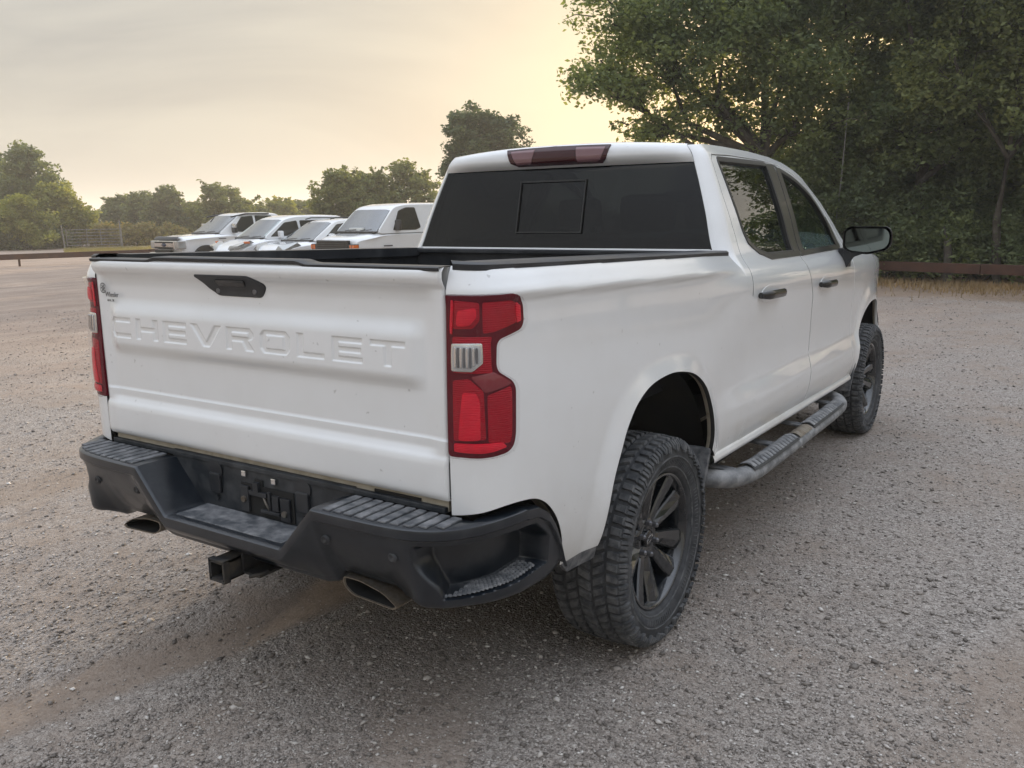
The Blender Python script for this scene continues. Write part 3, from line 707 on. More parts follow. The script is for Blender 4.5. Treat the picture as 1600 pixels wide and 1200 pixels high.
m = MB(); m.box((-HW, .078, .856), (HW, .105, 1.512)); m.build('inner_skin', MAT['white'], tailgate)
m = MB()
def capz(x): return 1.5145+.010*float(sstep(.40, .34, abs(x+.08)))
xs = np.concatenate([np.linspace(-HW, -.50, 12), np.linspace(-.5, -.38, 10)[1:], np.linspace(-.38, .24, 12)[1:], np.linspace(.24, .36, 10)[1:], np.linspace(.36, HW, 12)[1:]])
prof = [(.036, -.012), (.034, -.003), (.040, .0), (.100, .0), (.108, -.004), (.108, -.03)]
m.grid(np.array([[(x, y, capz(x)+dz) for y, dz in prof] for x in xs]), smooth=False); m.build('tailgate_cap', MAT['trim'], tailgate, sharp=40)
# handle: a black plate with a pull recess and a lock
def gy(z): return .050-float(gate_d(z))
def F_gate(x, z): return np.stack([x+0*z, .050-gate_d(z)+0*x, z+0*x], -1)
handle = panel('tailgate_handle', F_gate, round_poly(HANDLE, .014, 4), MAT['trim'], tailgate, step=.012, off=.004, thick=.006, mirror=False)[0]
panel('handle_pull', F_gate, round_poly([(-.120, 1.456), (.020, 1.457), (.012, 1.436), (-.112, 1.436)], .006, 3), MAT['gloss'], handle, step=.01, off=.009, thick=.006, mirror=False)
for hx, hz in ((-.128, 1.417), (.050, 1.419)):
    m = MB(); m.lathe([(.006, .010), (-.001, .0095), (-.002, .007), (-.001, 0)], 16, 'z'); m.V = [(hx+x, .050-float(gate_d(hz))-.004-(-z)-.0, hz+y) for x, y, z in m.V]; m.build('lock_cylinder', MAT['nut'], handle)
# dealer decal: a wheel badge, a script word and a short line under it
def text_obj(name, body, size, mat, parent, loc, rot, ext=.0004, shear=0.0, sx=1.0):
    cu = bpy.data.curves.new(name, 'FONT'); cu.body = body; cu.size = size; cu.extrude = ext; cu.shear = shear; cu.resolution_u = 3
    o = bpy.data.objects.new(name, cu); COL.objects.link(o); dg = bpy.context.evaluated_depsgraph_get(); me = bpy.data.meshes.new_from_object(o.evaluated_get(dg)); bpy.data.objects.remove(o)
    q = link(name, me, mat, parent); q.matrix_local = Matrix.Translation(loc) @ rot.to_matrix().to_4x4() @ Matrix.Diagonal((sx, 1, 1, 1)); return q
from mathutils import Euler
ROT = Euler((R(90), 0, 0))
yd = lambda z: .0500
m = MB()
def ring(m, cx, cz, r0, r1, y, n=24, a0=0, a1=2*math.pi):
    V = []; F = []
    for k in range(n+1):
        t = a0+(a1-a0)*k/n; V += [(cx+r0*math.cos(t), y, cz+r0*math.sin(t)), (cx+r1*math.cos(t), y, cz+r1*math.sin(t))]
    for k in range(n): F.append((2*k, 2*k+1, 2*k+3, 2*k+2))
    m.add(V, F)
yk = yd(1.405)-.0005
ring(m, -.770, 1.405, .016, .019, yk, a0=R(20), a1=R(330)); ring(m, -.770, 1.405, .003, .006, yk)
for k in range(6):
    t = k*math.pi/3; c, s = math.cos(t), math.sin(t); V = [(-.770+c*r-s*w_, yk, 1.405+s*r+c*w_) for r, w_ in ((.005, -.0014), (.013, -.0026), (.013, .0026), (.005, .0014))]; m.add(V, [(0, 1, 2, 3)])
decal = m.build('dealer_decal', MAT['sticker'], tailgate)
text_obj('decal_word', 'Wheeler', .026, MAT['sticker'], tailgate, (-.758, yd(1.379)-.0015, 1.374), ROT, shear=.25, sx=.86)
text_obj('decal_line', 'ADA, OK', .012, MAT['sticker'], tailgate, (-.748, yd(1.357)-.0015, 1.357), ROT, sx=.9)
# body sill below the gate and the side returns of the box
m = MB(); m.box((-.80, .066, .818), (.80, .12, .853)); m.build('box_sill', MAT['arch_dirt'], truck)
m = MB(); m.box((.52, .062, .826), (.70, .0655, .842)); m.build('sill_slot', MAT['under'], truck)

# ---- tail lights: one dark red housing each, with its chambers set into it
TL = [(T0-.004, 1.440), (.155, 1.439), (.196, 1.430), (.219, 1.407), (.219, 1.357), (.205, 1.338), (.118, 1.319), (.106, 1.304), (.102, 1.248), (.108, 1.229), (.156, 1.199), (.167, 1.180), (.159, 1.045), (.150, 1.016), (.129, 1.002), (.087, .995), (.05, .992), (T0-.004, .991)]
lights = panel('taillight', F_side, round_poly(TL, .012, 3), MAT['red_dark'], truck, step=.02, off=.0015, thick=.03)
def chambers(par, sgn):
    def ch(name, poly, mat, r=.006, off=.0105, inset=0):
        off = off-.0082+(.0040 if off > .01055 else 0); A = np.array(poly); c = (A.min(0)+A.max(0))/2; h = (A.max(0)-A.min(0))/2+1e-4
        def Fb(t, z):      # a pillow: every chamber of the lamp bulges, so it catches the sky along its upper flank
            q = F_side(t, z); n = normals(F_side, np.asarray(t, float), np.asarray(z, float)); k = np.clip(1-((np.asarray(t)-c[0])/h[0])**2, 0, 1)**.7*np.clip(1-((np.asarray(z)-c[1])/h[1])**2, 0, 1)**.7
            return q+n*(k*min(.0034, .22*min(h)))[..., None]
        o = panel(name, Fb, round_poly(poly, r, 3), mat, None, step=.008, fine=.012, off=off, thick=.003, mirror=(sgn < 0))
        if sgn < 0:
            q = o[0]; d = q.data; bpy.data.objects.remove(q); bpy.data.meshes.remove(d); o = o[1]
        else: o = o[0]
        o.parent = par; return o
    ch('brake_chamber', [(-.020, 1.424), (.055, 1.418), (.055, 1.372), (.035, 1.350), (-.024, 1.348)], MAT['red'])
    ch('brake_reflector', [(-.005, 1.395), (.044, 1.403), (.044, 1.380), (.028, 1.360), (-.010, 1.357)], MAT['red_bright'], off=.0115)
    ch('upper_edge', [(-.026, 1.424), (-.022, 1.424), (-.026, 1.335), (-.030, 1.335)], MAT['red_bright'], .001, .0115)
    ch('upper_chamber', [(.066, 1.419), (.160, 1.420), (.188, 1.412), (.196, 1.398), (.196, 1.362), (.100, 1.340), (.066, 1.336)], MAT['red'])
    ch('outer_edge', [(.184, 1.412), (.198, 1.402), (.198, 1.362), (.184, 1.358)], MAT['red_bright'], .003, .0115)
    ch('middle_chamber', [(-.026, 1.326), (.092, 1.326), (.086, 1.310), (.086, 1.245), (.090, 1.228), (-.026, 1.228)], MAT['red'], off=.0100)
    ch('reverse_frame', [(-.026, 1.306), (.061, 1.308), (.061, 1.256), (.034, 1.235), (-.027, 1.234)], MAT['chrome'], .003, .0108)
    w = ch('reverse_lamp', [(-.021, 1.301), (.056, 1.303), (.056, 1.259), (.032, 1.240), (-.022, 1.239)], MAT['white_lens'], .003, .0118)
    for k in range(8):
        a = -.014+k*.0085; z0 = 1.245 if a < .03 else 1.245+(a-.03)*.8
        f = ch('lens_flute', [(a, z0), (a+.0022, z0), (a+.0022, 1.297), (a, 1.297)], MAT['chrome'] if k % 2 == 0 else MAT['nut'], .001, .0168)
    ch('lower_shoulder', [(.030, 1.217), (.092, 1.229), (.150, 1.194), (.069, 1.175)], MAT['wedge'], .004)
    ch('lower_chamber', [(-.026, 1.205), (.022, 1.212), (.062, 1.178), (.066, 1.045), (-.026, 1.038)], MAT['red'])
    ch('lower_reflector', [(.006, 1.172), (.042, 1.172), (.050, 1.150), (.050, 1.045), (-.008, 1.042)], MAT['red_bright'], .006, .0115)
    ch('side_chamber', [(.074, 1.166), (.146, 1.186), (.150, 1.172), (.143, 1.050), (.136, 1.028), (.074, 1.036)], MAT['red'])
    ch('bottom_reflector', [(-.022, 1.029), (.112, 1.031), (.122, 1.020), (.085, 1.012), (.05, 1.009), (-.022, 1.009)], MAT['red_bright'], .003, .0115)
chambers(lights[0], 1); chambers(lights[1], -1)
for q, par in zip(panel('outer_lens', F_side, round_poly(TL, .012, 3), MAT['lens'], None, step=.02, off=.0165, thick=.015), lights): q.parent = par

# ---- bed interior and rails
m = MB()
for sx in (1, -1): m.box((sx*.80-.004, .11, .92), (sx*.80+.004, 1.90, 1.47))
m.box((-.80, .11, .90), (.80, 1.92, .92)); m.box((-.86, 1.905, .92), (.86, 1.935, 1.452)); m.build('bed_liner', MAT['trim'], truck)
def rail():
    m = MB(); ts = np.concatenate([np.linspace(T0+.004, .3, 14), np.linspace(.35, 1.965, 26)]); rows = []
    for t in ts:
        zt = bed_top(t); P = F_side(np.array([t]), np.array([zt-.001]))[0]; xi = .785; yi = max(P[1], .112)
        if t < .2: yi = .112+(P[1]-.05)*.5
        rows.append([(P[0]+.006, P[1]-(.006 if t < .1 else 0), zt-.010), (P[0]+.006, P[1]-(.006 if t < .1 else 0), zt+.006), (P[0]-.004, P[1]+.003, zt+.013), (xi, yi, zt+.013), (xi-.004, yi, zt-.03)])
    m.grid(np.array(rows), smooth=False); return m
both(rail(), 'bed_rail_cap', MAT['trim'], truck, sharp=40)
m = MB(); m.bbox((-.80, 1.885, 1.448), (.80, 1.95, 1.470), .005); m.build('bulkhead_cap', MAT['trim'], truck)
m = MB(); m.bbox((-.86, 1.94, 1.36), (.86, 1.965, 1.474), .004); m.build('cab_back', MAT['white'], truck)

# ---- cab
FRAME_OUT = [(1.955, 1.40), (1.962, 1.5), (1.972, 1.7), (1.982, 1.88), (1.986, 1.945), (2.10, 1.953), (2.5, 1.957), (2.9, 1.953), (3.25, 1.937), (3.45, 1.912), (3.72, 1.828), (4.0, 1.685), (4.15, 1.55), (4.28, 1.40), (4.30, 1.36)]
SEAM_TOP = [(4.215, 1.36), (4.17, 1.42), (4.09, 1.52), (3.99, 1.632), (3.79, 1.768), (3.51, 1.853), (3.3, 1.896), (3.0, 1.913), (2.5, 1.916), (2.13, 1.908), (2.098, 1.88)]
SEAM_REAR = [(2.104, 1.73), (2.132, 1.6), (2.152, 1.526), (2.144, 1.4), (2.152, 1.31), (2.158, 1.215), (2.146, 1.238), (2.090, 1.318), (2.030, 1.394), (1.985, 1.452)]
panel('cab_frame', F_cab, FRAME_OUT+SEAM_TOP+SEAM_REAR, MAT['white'], truck, step=.02)
WIN_R = round_poly([(2.196, 1.884), (3.035, 1.888), (2.985, 1.420), (2.53, 1.428), (2.385, 1.462), (2.285, 1.520)], [.02, .015, .01, .05, .06, .06], 4)
WIN_F = round_poly([(3.262, 1.864), (3.499, 1.818), (3.779, 1.722), (3.95, 1.585), (4.06, 1.410), (3.19, 1.410)], [.01, .1, .1, .1, .02, .01], 4)
MID_R = [(3.186, 1.896), (3.10, 1.43), (3.056, 1.378), (3.100, 1.29), (3.17, 1.17), (3.195, .94), (3.15, .755), (3.10, .582)]
rear_door_out = [(2.153, .592), (2.173, .70), (2.188, .82), (2.199, .96), (2.187, 1.10), (2.169, 1.22), (2.161, 1.31), (2.152, 1.40), (2.160, 1.526), (2.140, 1.6), (2.112, 1.73), (2.106, 1.88), (2.135, 1.900), (2.5, 1.908), (3.0, 1.905)]+MID_R
rd = panel('rear_door', F_cab, rear_door_out, MAT['white'], truck, holes=[WIN_R], step=.03, fine=.02, seam_shade=MAT['seal_gap_shade'])
front_door_out = [(x+.011, z) for x, z in reversed(MID_R)]+[(3.3, 1.888), (3.51, 1.845), (3.79, 1.760), (3.985, 1.625), (4.082, 1.514), (4.162, 1.412), (4.19, 1.30), (4.222, 1.1), (4.222, .8), (4.20, .55)]
fd = panel('front_door', F_cab, front_door_out, MAT['white'], truck, holes=[WIN_F], step=.03, fine=.02, seam_shade=MAT['seal_gap_shade'])
def scale_poly(p, k):
    c = np.mean(p, 0); A = np.array(p); d = A-c; L = np.linalg.norm(d, axis=1, keepdims=True); return [tuple(q) for q in c+d*(L+k)/L]
def offset_poly(p, k):
    """move every vertex outwards by k (closed, counter-clockwise or not)"""
    A = np.array(p); n = len(A); area = sum(A[i, 0]*A[(i+1) % n, 1]-A[(i+1) % n, 0]*A[i, 1] for i in range(n)); sg = 1 if area > 0 else -1; out = []
    for i in range(n):
        t = A[(i+1) % n]-A[i-1]; t /= max(1e-9, np.linalg.norm(t)); out.append(tuple(A[i]+sg*k*np.array([t[1], -t[0]])))
    return out
for par, W, gm_ in ((rd, WIN_R, 'side_tint'), (fd, WIN_F, 'glass')):
    for nm, poly, holes, mt, of, th in (('window_seal', offset_poly(W, .013), [offset_poly(W, -.009)], MAT['seal_gap_shade'], .003, .016), ('window_glass', offset_poly(W, .004), [], MAT[gm_], -.012, 0)):
        os_ = panel(nm, F_cab, poly, mt, None, holes=holes, step=.05, fine=.02 if holes else .05, off=of, thick=th)
        os_[0].parent = par[0]; os_[1].parent = par[1]
def child_panel(name, poly, mat, par, off=.004, thick=.006, F=F_cab, step=.04):
    a, b = panel(name, F, poly, mat, None, step=step, off=off, thick=thick); a.parent = par[0]; b.parent = par[1]
child_panel('pillar_trim', [(3.040, 1.890), (3.182, 1.890), (3.094, 1.418), (2.990, 1.418)], MAT['bronze'], rd)
child_panel('pillar_trim', [(3.198, 1.888), (3.256, 1.866), (3.184, 1.412), (3.112, 1.418)], MAT['bronze'], fd)
child_panel('corner_trim', [(3.955, 1.592), (4.02, 1.53), (4.085, 1.41), (3.985, 1.41)], MAT['bronze'], fd, .005)
child_panel('belt_moulding', [(2.52, 1.424), (3.092, 1.416), (3.080, 1.396), (2.54, 1.404), (2.40, 1.438), (2.30, 1.49), (2.285, 1.515), (2.385, 1.458)], MAT['bronze'], rd, .006)
child_panel('belt_moulding', [(3.10, 1.413), (4.07, 1.410), (4.06, 1.392), (3.088, 1.394)], MAT['bronze'], fd, .006)
# door handles: a black bar standing off its cup
def handle(t0, z0, par, L=.30):
    def pt(t, z, o):
        q = F_cab(np.array([t]), np.array([z]))[0]; return (q[0]+o, q[1], q[2])
    m = MB(); N = 12; rows = []
    for k in range(N+1):
        t = t0+L*k/N; e = min(k, N-k)/N*L; o = .012+.030*float(sstep(0, .06, e)); h = .0145+.006*float(sstep(0, .05, e)); zc = z0-RAKE*(t-t0)
        rows.append([pt(t, zc+h*math.cos(a), o+.012*math.sin(a)) for a in np.linspace(0, 2*math.pi, 11)[:-1]])
    P = np.array(rows); P = np.concatenate([P, P[:, :1]], 1); m.grid(P, flip=True)
    m.add(P[0, :-1], [tuple(range(10))]); m.add(P[-1, :-1], [tuple(range(10))])
    a = m.build('door_handle', MAT['gloss'], par[0]); b = m.mirror().build('door_handle', MAT['gloss'], par[1])
    c = [(t0+L/2+.115*math.cos(q), z0-RAKE*L/2+.040*math.sin(q)) for q in np.linspace(0, 2*math.pi, 25)[:-1]]
    child_panel('handle_cup', c, MAT['white'], par, off=.0025, thick=.004)
handle(2.225, 1.256, rd); handle(3.285, 1.223, fd, .29)
# rocker
m = MB(); ys = np.linspace(1.66, 4.24, 28)
m.grid(np.array([[(plan_x(y)-.03+.034*math.cos(a)+ (0 if math.sin(a) > -.5 else -.02), y, .578-RAKE*(y-2.1)*1.0+.036*math.sin(a)) for a in np.linspace(1.9, -2.6, 12)] for y in ys]).astype(float)); both(m, 'rocker_panel', MAT['white'], truck); m = MB(); m.box((.70, 1.66, .50), (.915, 4.24, .60)); both(m, 'sill_beam', MAT['under'], truck)
# front wing, bonnet, grille end (out of sight behind the cab, but there)
fender_out = [(4.215, .50), (4.233, .8), (4.233, 1.1), (4.20, 1.30), (4.225, 1.352), (4.6, 1.342), (5.0, 1.312), (5.35, 1.262), (5.5, 1.22), (5.52, 1.0), (5.47, .62)]+FARCH[::-1]
panel('front_fender', F_side, fender_out, MAT['white'], truck, step=.035)
ftop = [(4.215, 1.352), (4.4, 1.349), (4.6, 1.342), (4.8, 1.328), (5.0, 1.312), (5.2, 1.285), (5.35, 1.262), (5.5, 1.22)]
m = MB(); rows = []
for t, z in ftop:
    q = F_side(np.array([t]), np.array([z]))[0]; rows.append([(q[0]*u, q[1]+.10*(1-u*u), q[2]+.045*(1-abs(u)**3)) for u in np.linspace(-1, 1, 21)])
m.grid(np.array(rows)); m.build('bonnet', MAT['white'], truck)
m = MB()
def front(u, z): return (.865*u, 5.50+.20*(1-u*u)-.05*max(0, abs(z-.95)-.25), z)
m.grid(np.array([[front(u, z) for z in np.linspace(.50, 1.23, 12)] for u in np.linspace(-1, 1, 21)])); m.build('front_fascia', MAT['trim'], truck)
m = MB(); m.grid(np.array([[(front(u, z)[0], front(u, z)[1]+.02, z) for z in np.linspace(1.14, 1.21, 4)] for u in np.linspace(-.97, .97, 21)])); m.build('headlamp_bar', MAT['head'], truck)
m = MB(); m.grid(np.array([[(front(u, z)[0], front(u, z)[1]+.05, z) for z in np.linspace(.56, .70, 4)] for u in np.linspace(-.97, .97, 21)])); m.build('front_bumper', MAT['trim'], truck)
# windscreen and roof
RL = [(3.45, 1.912), (3.72, 1.828), (4.0, 1.685), (4.15, 1.55), (4.28, 1.40), (4.30, 1.36)]
rows = []
for t, z in RL:
    q = F_cab(np.array([t]), np.array([z]))[0]; rows.append([(q[0]*u, q[1]+.14*(1-u*u), q[2]+.012*(1-u*u)) for u in np.linspace(-1, 1, 21)])
m = MB(); m.grid(np.array(rows)); m.build('windscreen', MAT['windshield'], truck)
RT = [(1.99, 1.946), (2.10, 1.953), (2.3, 1.956), (2.5, 1.957), (2.9, 1.953), (3.25, 1.937), (3.45, 1.912)]
rows = []
for t, z in RT:
    q = F_cab(np.array([t]), np.array([z]))[0]; row = []
    for u in np.linspace(-1, 1, 41):
        a = abs(u); row.append((q[0]*u, q[1]+(.13*(1-u*u) if t > 3.4 else 0), q[2]+.030*(1-a**2.5)-.008*math.exp(-((a-.93)/.025)**2)))
    rows.append(row)
m = MB(); m.grid(np.array(rows)); roof = m.build('roof', MAT['white'], truck)
# rear glass, overhanging visor, high brake light
def back(u, z, o=0.0):
    t = float(np.interp(z, [1.36, 1.5, 1.7, 1.88, 1.945], [1.955, 1.962, 1.972, 1.982, 1.986])); q = F_cab(np.array([t]), np.array([z]))[0]
    return (q[0]*u, q[1]-.020*(1-u*u)-o, z)
m = MB(); m.grid(np.array([[back(u, z, -.006) for z in np.linspace(1.40, 1.885, 9)] for u in np.linspace(-1.004, 1.004, 33)]), flip=False)
rg = m.build('rear_window', MAT['tint'], truck)
m = MB(); m.grid(np.array([[back(u, z, .0005) for z in np.linspace(1.455, 1.476, 3)] for u in np.linspace(-.99, .99, 33)])); m.build('window_seal', MAT['white'], rg)
SL = (-.205, .165, 1.555, 1.800)
def on_back(x, z, o):
    X = back(1, z)[0]; return back(x/X, z, o)
fr = MB()
for (a, b, c, d) in ((SL[0]-.007, SL[0], SL[2]-.006, SL[3]+.008), (SL[1], SL[1]+.007, SL[2]-.006, SL[3]+.008), (SL[0], SL[1], SL[3], SL[3]+.008), (SL[0], SL[1], SL[2]-.006, SL[2])):
    V = [on_back(x, z, o) for o in (.004, -.008) for x, z in ((a, c), (b, c), (b, d), (a, d))]; fr.add(V, [(0, 1, 2, 3), (7, 6, 5, 4), (0, 4, 5, 1), (1, 5, 6, 2), (2, 6, 7, 3), (3, 7, 4, 0)])
fr.build('sliding_pane_frame', MAT['seal_gap_shade'], rg)
VIS = [(.004, 1.868), (.030, 1.884), (.047, 1.900), (.052, 1.912), (.050, 1.928), (.040, 1.940), (.020, 1.9475), (-.01, 1.951)]
rows = []
for u in np.linspace(-1, 1, 41):
    e = 1-abs(u)**10; row = []
    for o, z in VIS:
        b = back(u, min(z, 1.945), 0); row.append((b[0]*(1+.0*o), b[1]-o*(.25+.75*e), z+.030*(1-abs(u)**2.5)*float(sstep(1.90, 1.95, z))))
    rows.append(row)
m = MB(); m.grid(np.array(rows)); m.build('roof_visor', MAT['white'], truck)
def F_vis(x, k):
    x, k = np.broadcast_arrays(np.asarray(x, float), np.asarray(k, float)); out = np.zeros(x.shape+(3,)); zo = np.array([q[1] for q in VIS]); oo = np.array([q[0] for q in VIS])
    for i in np.ndindex(x.shape):
        z = 1.882+.058*k[i]; b = back(1, z); u = x[i]/b[0]; d = float(np.interp(z, zo, oo)); b = back(u, z)
        out[i] = (b[0], b[1]-d*(.25+.75*(1-abs(u)**10)), z+.030*(1-abs(u)**2.5)*float(sstep(1.90, 1.95, z)))
    return out
def vis_plate(name, poly, mat, par, o): return panel(name, F_vis, poly, mat, par, step=.06, fine=.03, off=o, thick=.012, mirror=False)[0]
hb = vis_plate('high_brake_light', [(-.285, .98), (.0, 1.0), (.305, .98), (.285, .30), (.265, .02), (-.215, .02), (-.255, .30)], MAT['red_smoke'], truck, .006)
vis_plate('cargo_lamp', [(-.255, .86), (-.115, .88), (-.13, .30), (-.14, .20), (-.215, .20)], MAT['lamp_frost'], hb, .009)
vis_plate('cargo_lamp', [(.125, .88), (.282, .86), (.258, .30), (.240, .20), (.135, .20)], MAT['lamp_frost'], hb, .009)
vis_plate('brake_lens', [(-.105, .70), (.115, .70), (.125, .20), (-.125, .20)], MAT['red_smoke'], hb, .009)
# mirrors
def mirror_parts():
    H = MB(); out = [(.965, 1.405), (1.0, 1.375), (1.12, 1.362), (1.225, 1.392), (1.248, 1.425), (1.252, 1.495), (1.225, 1.533), (1.0, 1.535), (.968, 1.51)]; out = round_poly(out, .025, 4)
    cx, cz = 1.11, 1.45; rows = []
    for k, (dy, s) in enumerate(((0, .965), (-.012, 1.0), (.02, 1.0), (.07, .93), (.11, .72), (.125, .40), (.127, .02))):
        rows.append([(cx+(x-cx)*s, 3.93+dy, cz+(z-cz)*s) for x, z in out+out[:1]])
    H.grid(np.array(rows), flip=True); G = MB(); q = [(cx+(x-cx)*.90, cz+(z-cz)*.84) for x, z in out]
    G.prism(q, lambda x, z: (x, 3.916, z), lambda x, z: (x, 3.93, z))
    B = MB(); B.prism(round_poly([(.965, 1.405), (1.10, 1.372), (1.03, 1.345), (.985, 1.275), (.965, 1.262)], .008, 2), lambda x, z: (x-.0, 3.955, z), lambda x, z: (x-.03, 4.05, z)); B.bbox((.93, 3.96, 1.27), (.985, 4.10, 1.40), .01)
    return H, G, B
H, G, B = mirror_parts()
for k in (0, 1):
    f = (lambda q: q) if k == 0 else (lambda q: q.mirror())
    mi = f(H).build('side_mirror', MAT['gloss'], truck); f(G).build('mirror_glass', MAT['green'], mi); f(B).build('mirror_arm', MAT['trim'], mi)
# cabin, seen through the glass
m = MB(); m.box((-.84, 2.02, .80), (.84, 4.2, .90)); m.bbox((-.80, 3.75, .9), (.80, 4.18, 1.28), .05); m.build('dashboard', MAT['under'], truck)
for nm, yy in (('rear_seat', 2.12), ('front_seat', 3.02)):
    for sx in ((-.42, .42) if nm == 'front_seat' else (0,)):
        w = .28 if nm == 'front_seat' else .72
        m = MB(); m.bbox((sx-w, yy, .9), (sx+w, yy+.55, 1.05), .06); m.bbox((sx-w, yy-.04, 1.0), (sx+w, yy+.10, 1.52), .05)
        for hx in ((0,) if nm == 'front_seat' else (-.45, .45)): m.bbox((sx+hx-.14, yy-.02, 1.55), (sx+hx+.14, yy+.08, 1.73), .045)
        m.build(nm, MAT['seat'], truck)
m = MB(); m.lathe([(q[0]*.016, .19+.016*q[1]) for q in [(math.cos(a), math.sin(a)) for a in np.linspace(0, 2*math.pi, 9)]], 28, 'x'); T = Matrix.Translation((-.42, 3.62, 1.22)) @ Matrix.Rotation(R(65), 4, 'X') @ Matrix.Rotation(R(90), 4, 'Z'); m.V = [tuple(T @ Vector(v)) for v in m.V]; m.build('steering_wheel', MAT['under'], truck)
m = MB(); m.bbox((-.16, 3.75, 1.70), (.16, 3.79, 1.78), .02); m.build('inside_mirror', MAT['under'], truck)
# underbody
m = MB()
for sx in (-.5, .5): m.box((sx-.05, .12, .52), (sx+.05, 5.3, .68))
m.box((-.62, .14, .70), (.62, 5.3, .86)); m.box((-.52, 1.6, .50), (.52, 4.2, .6)); m.tube([(-.74, RW, .42), (-.15, RW, .42), (.15, RW, .42), (.74, RW, .42)], [.05, .055, .055, .05], 12); m.lathe([(-.13, 0), (-.12, .10), (-.04, .155), (.04, .155), (.12, .10), (.13, 0)], 20, c=(0, RW, .42)); m.tube([(-.74, FW, .42), (.74, FW, .42)], .05, 10); m.tube([(0, RW+.1, .44), (0, 3.4, .56)], .05, 10); m.tube([(.35, .1, .6), (.35, .9, .62), (.42, 1.7, .55), (.3, 3.5, .5)], .045, 10)
m.build('chassis', MAT['under'], truck)
m = MB(); m.tube([(-.3, .80, .60), (-.3, .80, .78)], .36, 28); m.build('spare_wheel', MAT['tyre'], truck)
# ---- rear bumper: one skin swept along the bumper's plan
BP = smooth_poly([(0, -.118), (.25, -.118), (.45, -.118), (.60, -.116), (.72, -.109), (.795, -.093), (.852, -.065), (.893, -.025), (.930, .030), (.958, .095), (.979, .17), (.986, .25), (.989, .33), (.986, .42)], closed=False, n=10)
BP = np.array(BP); BS = np.concatenate([[0], np.cumsum(np.hypot(*np.diff(BP, axis=0).T))])
def bx(s): return np.interp(s, BS, BP[:, 0])
def by(s): return np.interp(s, BS, BP[:, 1])
def s_of_x(x): return float(np.interp(x, BP[:95, 0], BS[:95]))
def s_of_y(y): return float(np.interp(y, BP[60:, 1], BS[60:]))
def bump_top(s):
    x, y = bx(s), by(s)
    z = .662+.153*np.clip((x-.285)/(.425-.285), 0, 1)
    z = z+.006*sstep(0, .2, y)
    return np.where(y > .2, np.interp(y, [.2, .26, .31, .35, .385, .405, .42], [.818, .810, .780, .730, .662, .605, .575]), z)
def bump_bot(s):
    x, y = bx(s), by(s)
    z = np.interp(x, [0, .38, .43, .455, .66, .70, .76, .84, .90], [.536, .536, .550, .584, .578, .556, .572, .570, .566])
    return np.where(y > .0, np.interp(y, [0, .1, .25, .33, .40, .42], [.566, .556, .548, .548, .562, .573]), z)
PK0, PK1 = s_of_x(.785), s_of_y(.325)
def pocket(s, z):
    left = PK0+.09*sstep(.72, .60, z)
    zt = .764-.016*sstep(PK1-.12, PK1, s); zb = .598+.012*sstep(PK1-.2, PK1, s)
    r = .020
    m = sstep(left-.004, left+.05, s)*(1-sstep(PK1-r*1.4-.06*sstep(.69, .76, z), PK1-.06*sstep(.69, .76, z), s))*(1-sstep(zt-.018, zt, z))*sstep(zb, zb+.007, z)
    return m
def lean_at(s, v):
    return -(.012+.080*(1-sstep(.68, .82, bx(s))))*v**1.35
def bumper_half():
    ss = np.unique(np.concatenate([np.arange(0, .24, .03), np.arange(.24, .46, .008), np.arange(.46, PK0-.02, .016), np.arange(PK0-.02, BS[-1], .0055), [BS[-1]]]))
    e = 1e-3; rows = []
    for s in ss:
        tx, ty = bx(s+e)-bx(s-e), by(s+e)-by(s-e); L = math.hypot(tx, ty); nx, ny = ty/L, -tx/L
        x, y = float(bx(s)), float(by(s)); zt, zb = float(bump_top(s)), float(bump_bot(s)); h = zt-zb
        def P(o, z): return (x+nx*o, y+ny*o, z)
        xi, yi = x-.065*float(sstep(-.06, .10, y)), max(y, .058)
        step = float(sstep(.43, .47, x)); lipw = .024*min(1, h/.15)
        row = [(xi, yi, zt-.006), (xi*.5+.5*(x-nx*.02), yi*.5+.5*(y-ny*.02), zt), P(-.018, zt), P(-.008, zt-.002), P(-.002, zt-.006), P(0, zt-.014), P(0, zt-lipw-.008), P(-.003*step, zt-lipw-.011), P(-.010*step, zt-lipw-.013)]
        z0 = zt-lipw-.016; z1 = zb+.022
        v = np.linspace(0, 1, 62); zz = z0+(z1-z0)*v
        if z1 < z0: zz = z0+(min(z1, z0-.004)-z0)*v
        pk = pocket(s, zz); lean = lean_at(s, v)
        for z, q, l in zip(zz, pk, lean): row.append(P(-.010*step+l-.088*q, z))
        lb = -.010*step+float(lean_at(s, 1.0))
        row += [P(lb-.004, zb+.010), P(lb-.014, zb+.002), P(lb-.03, zb), P(lb-.09, zb+.004)]
        rows.append(row)
    return np.array(rows)
BR = bumper_half(); BL = BR.copy(); BL[..., 0] *= -1
full = np.concatenate([BL[::-1][:-1], BR]); m = MB(); m.grid(full)
bumper = m.build('rear_bumper', MAT['plastic'], truck, fixn=False, sharp=38)
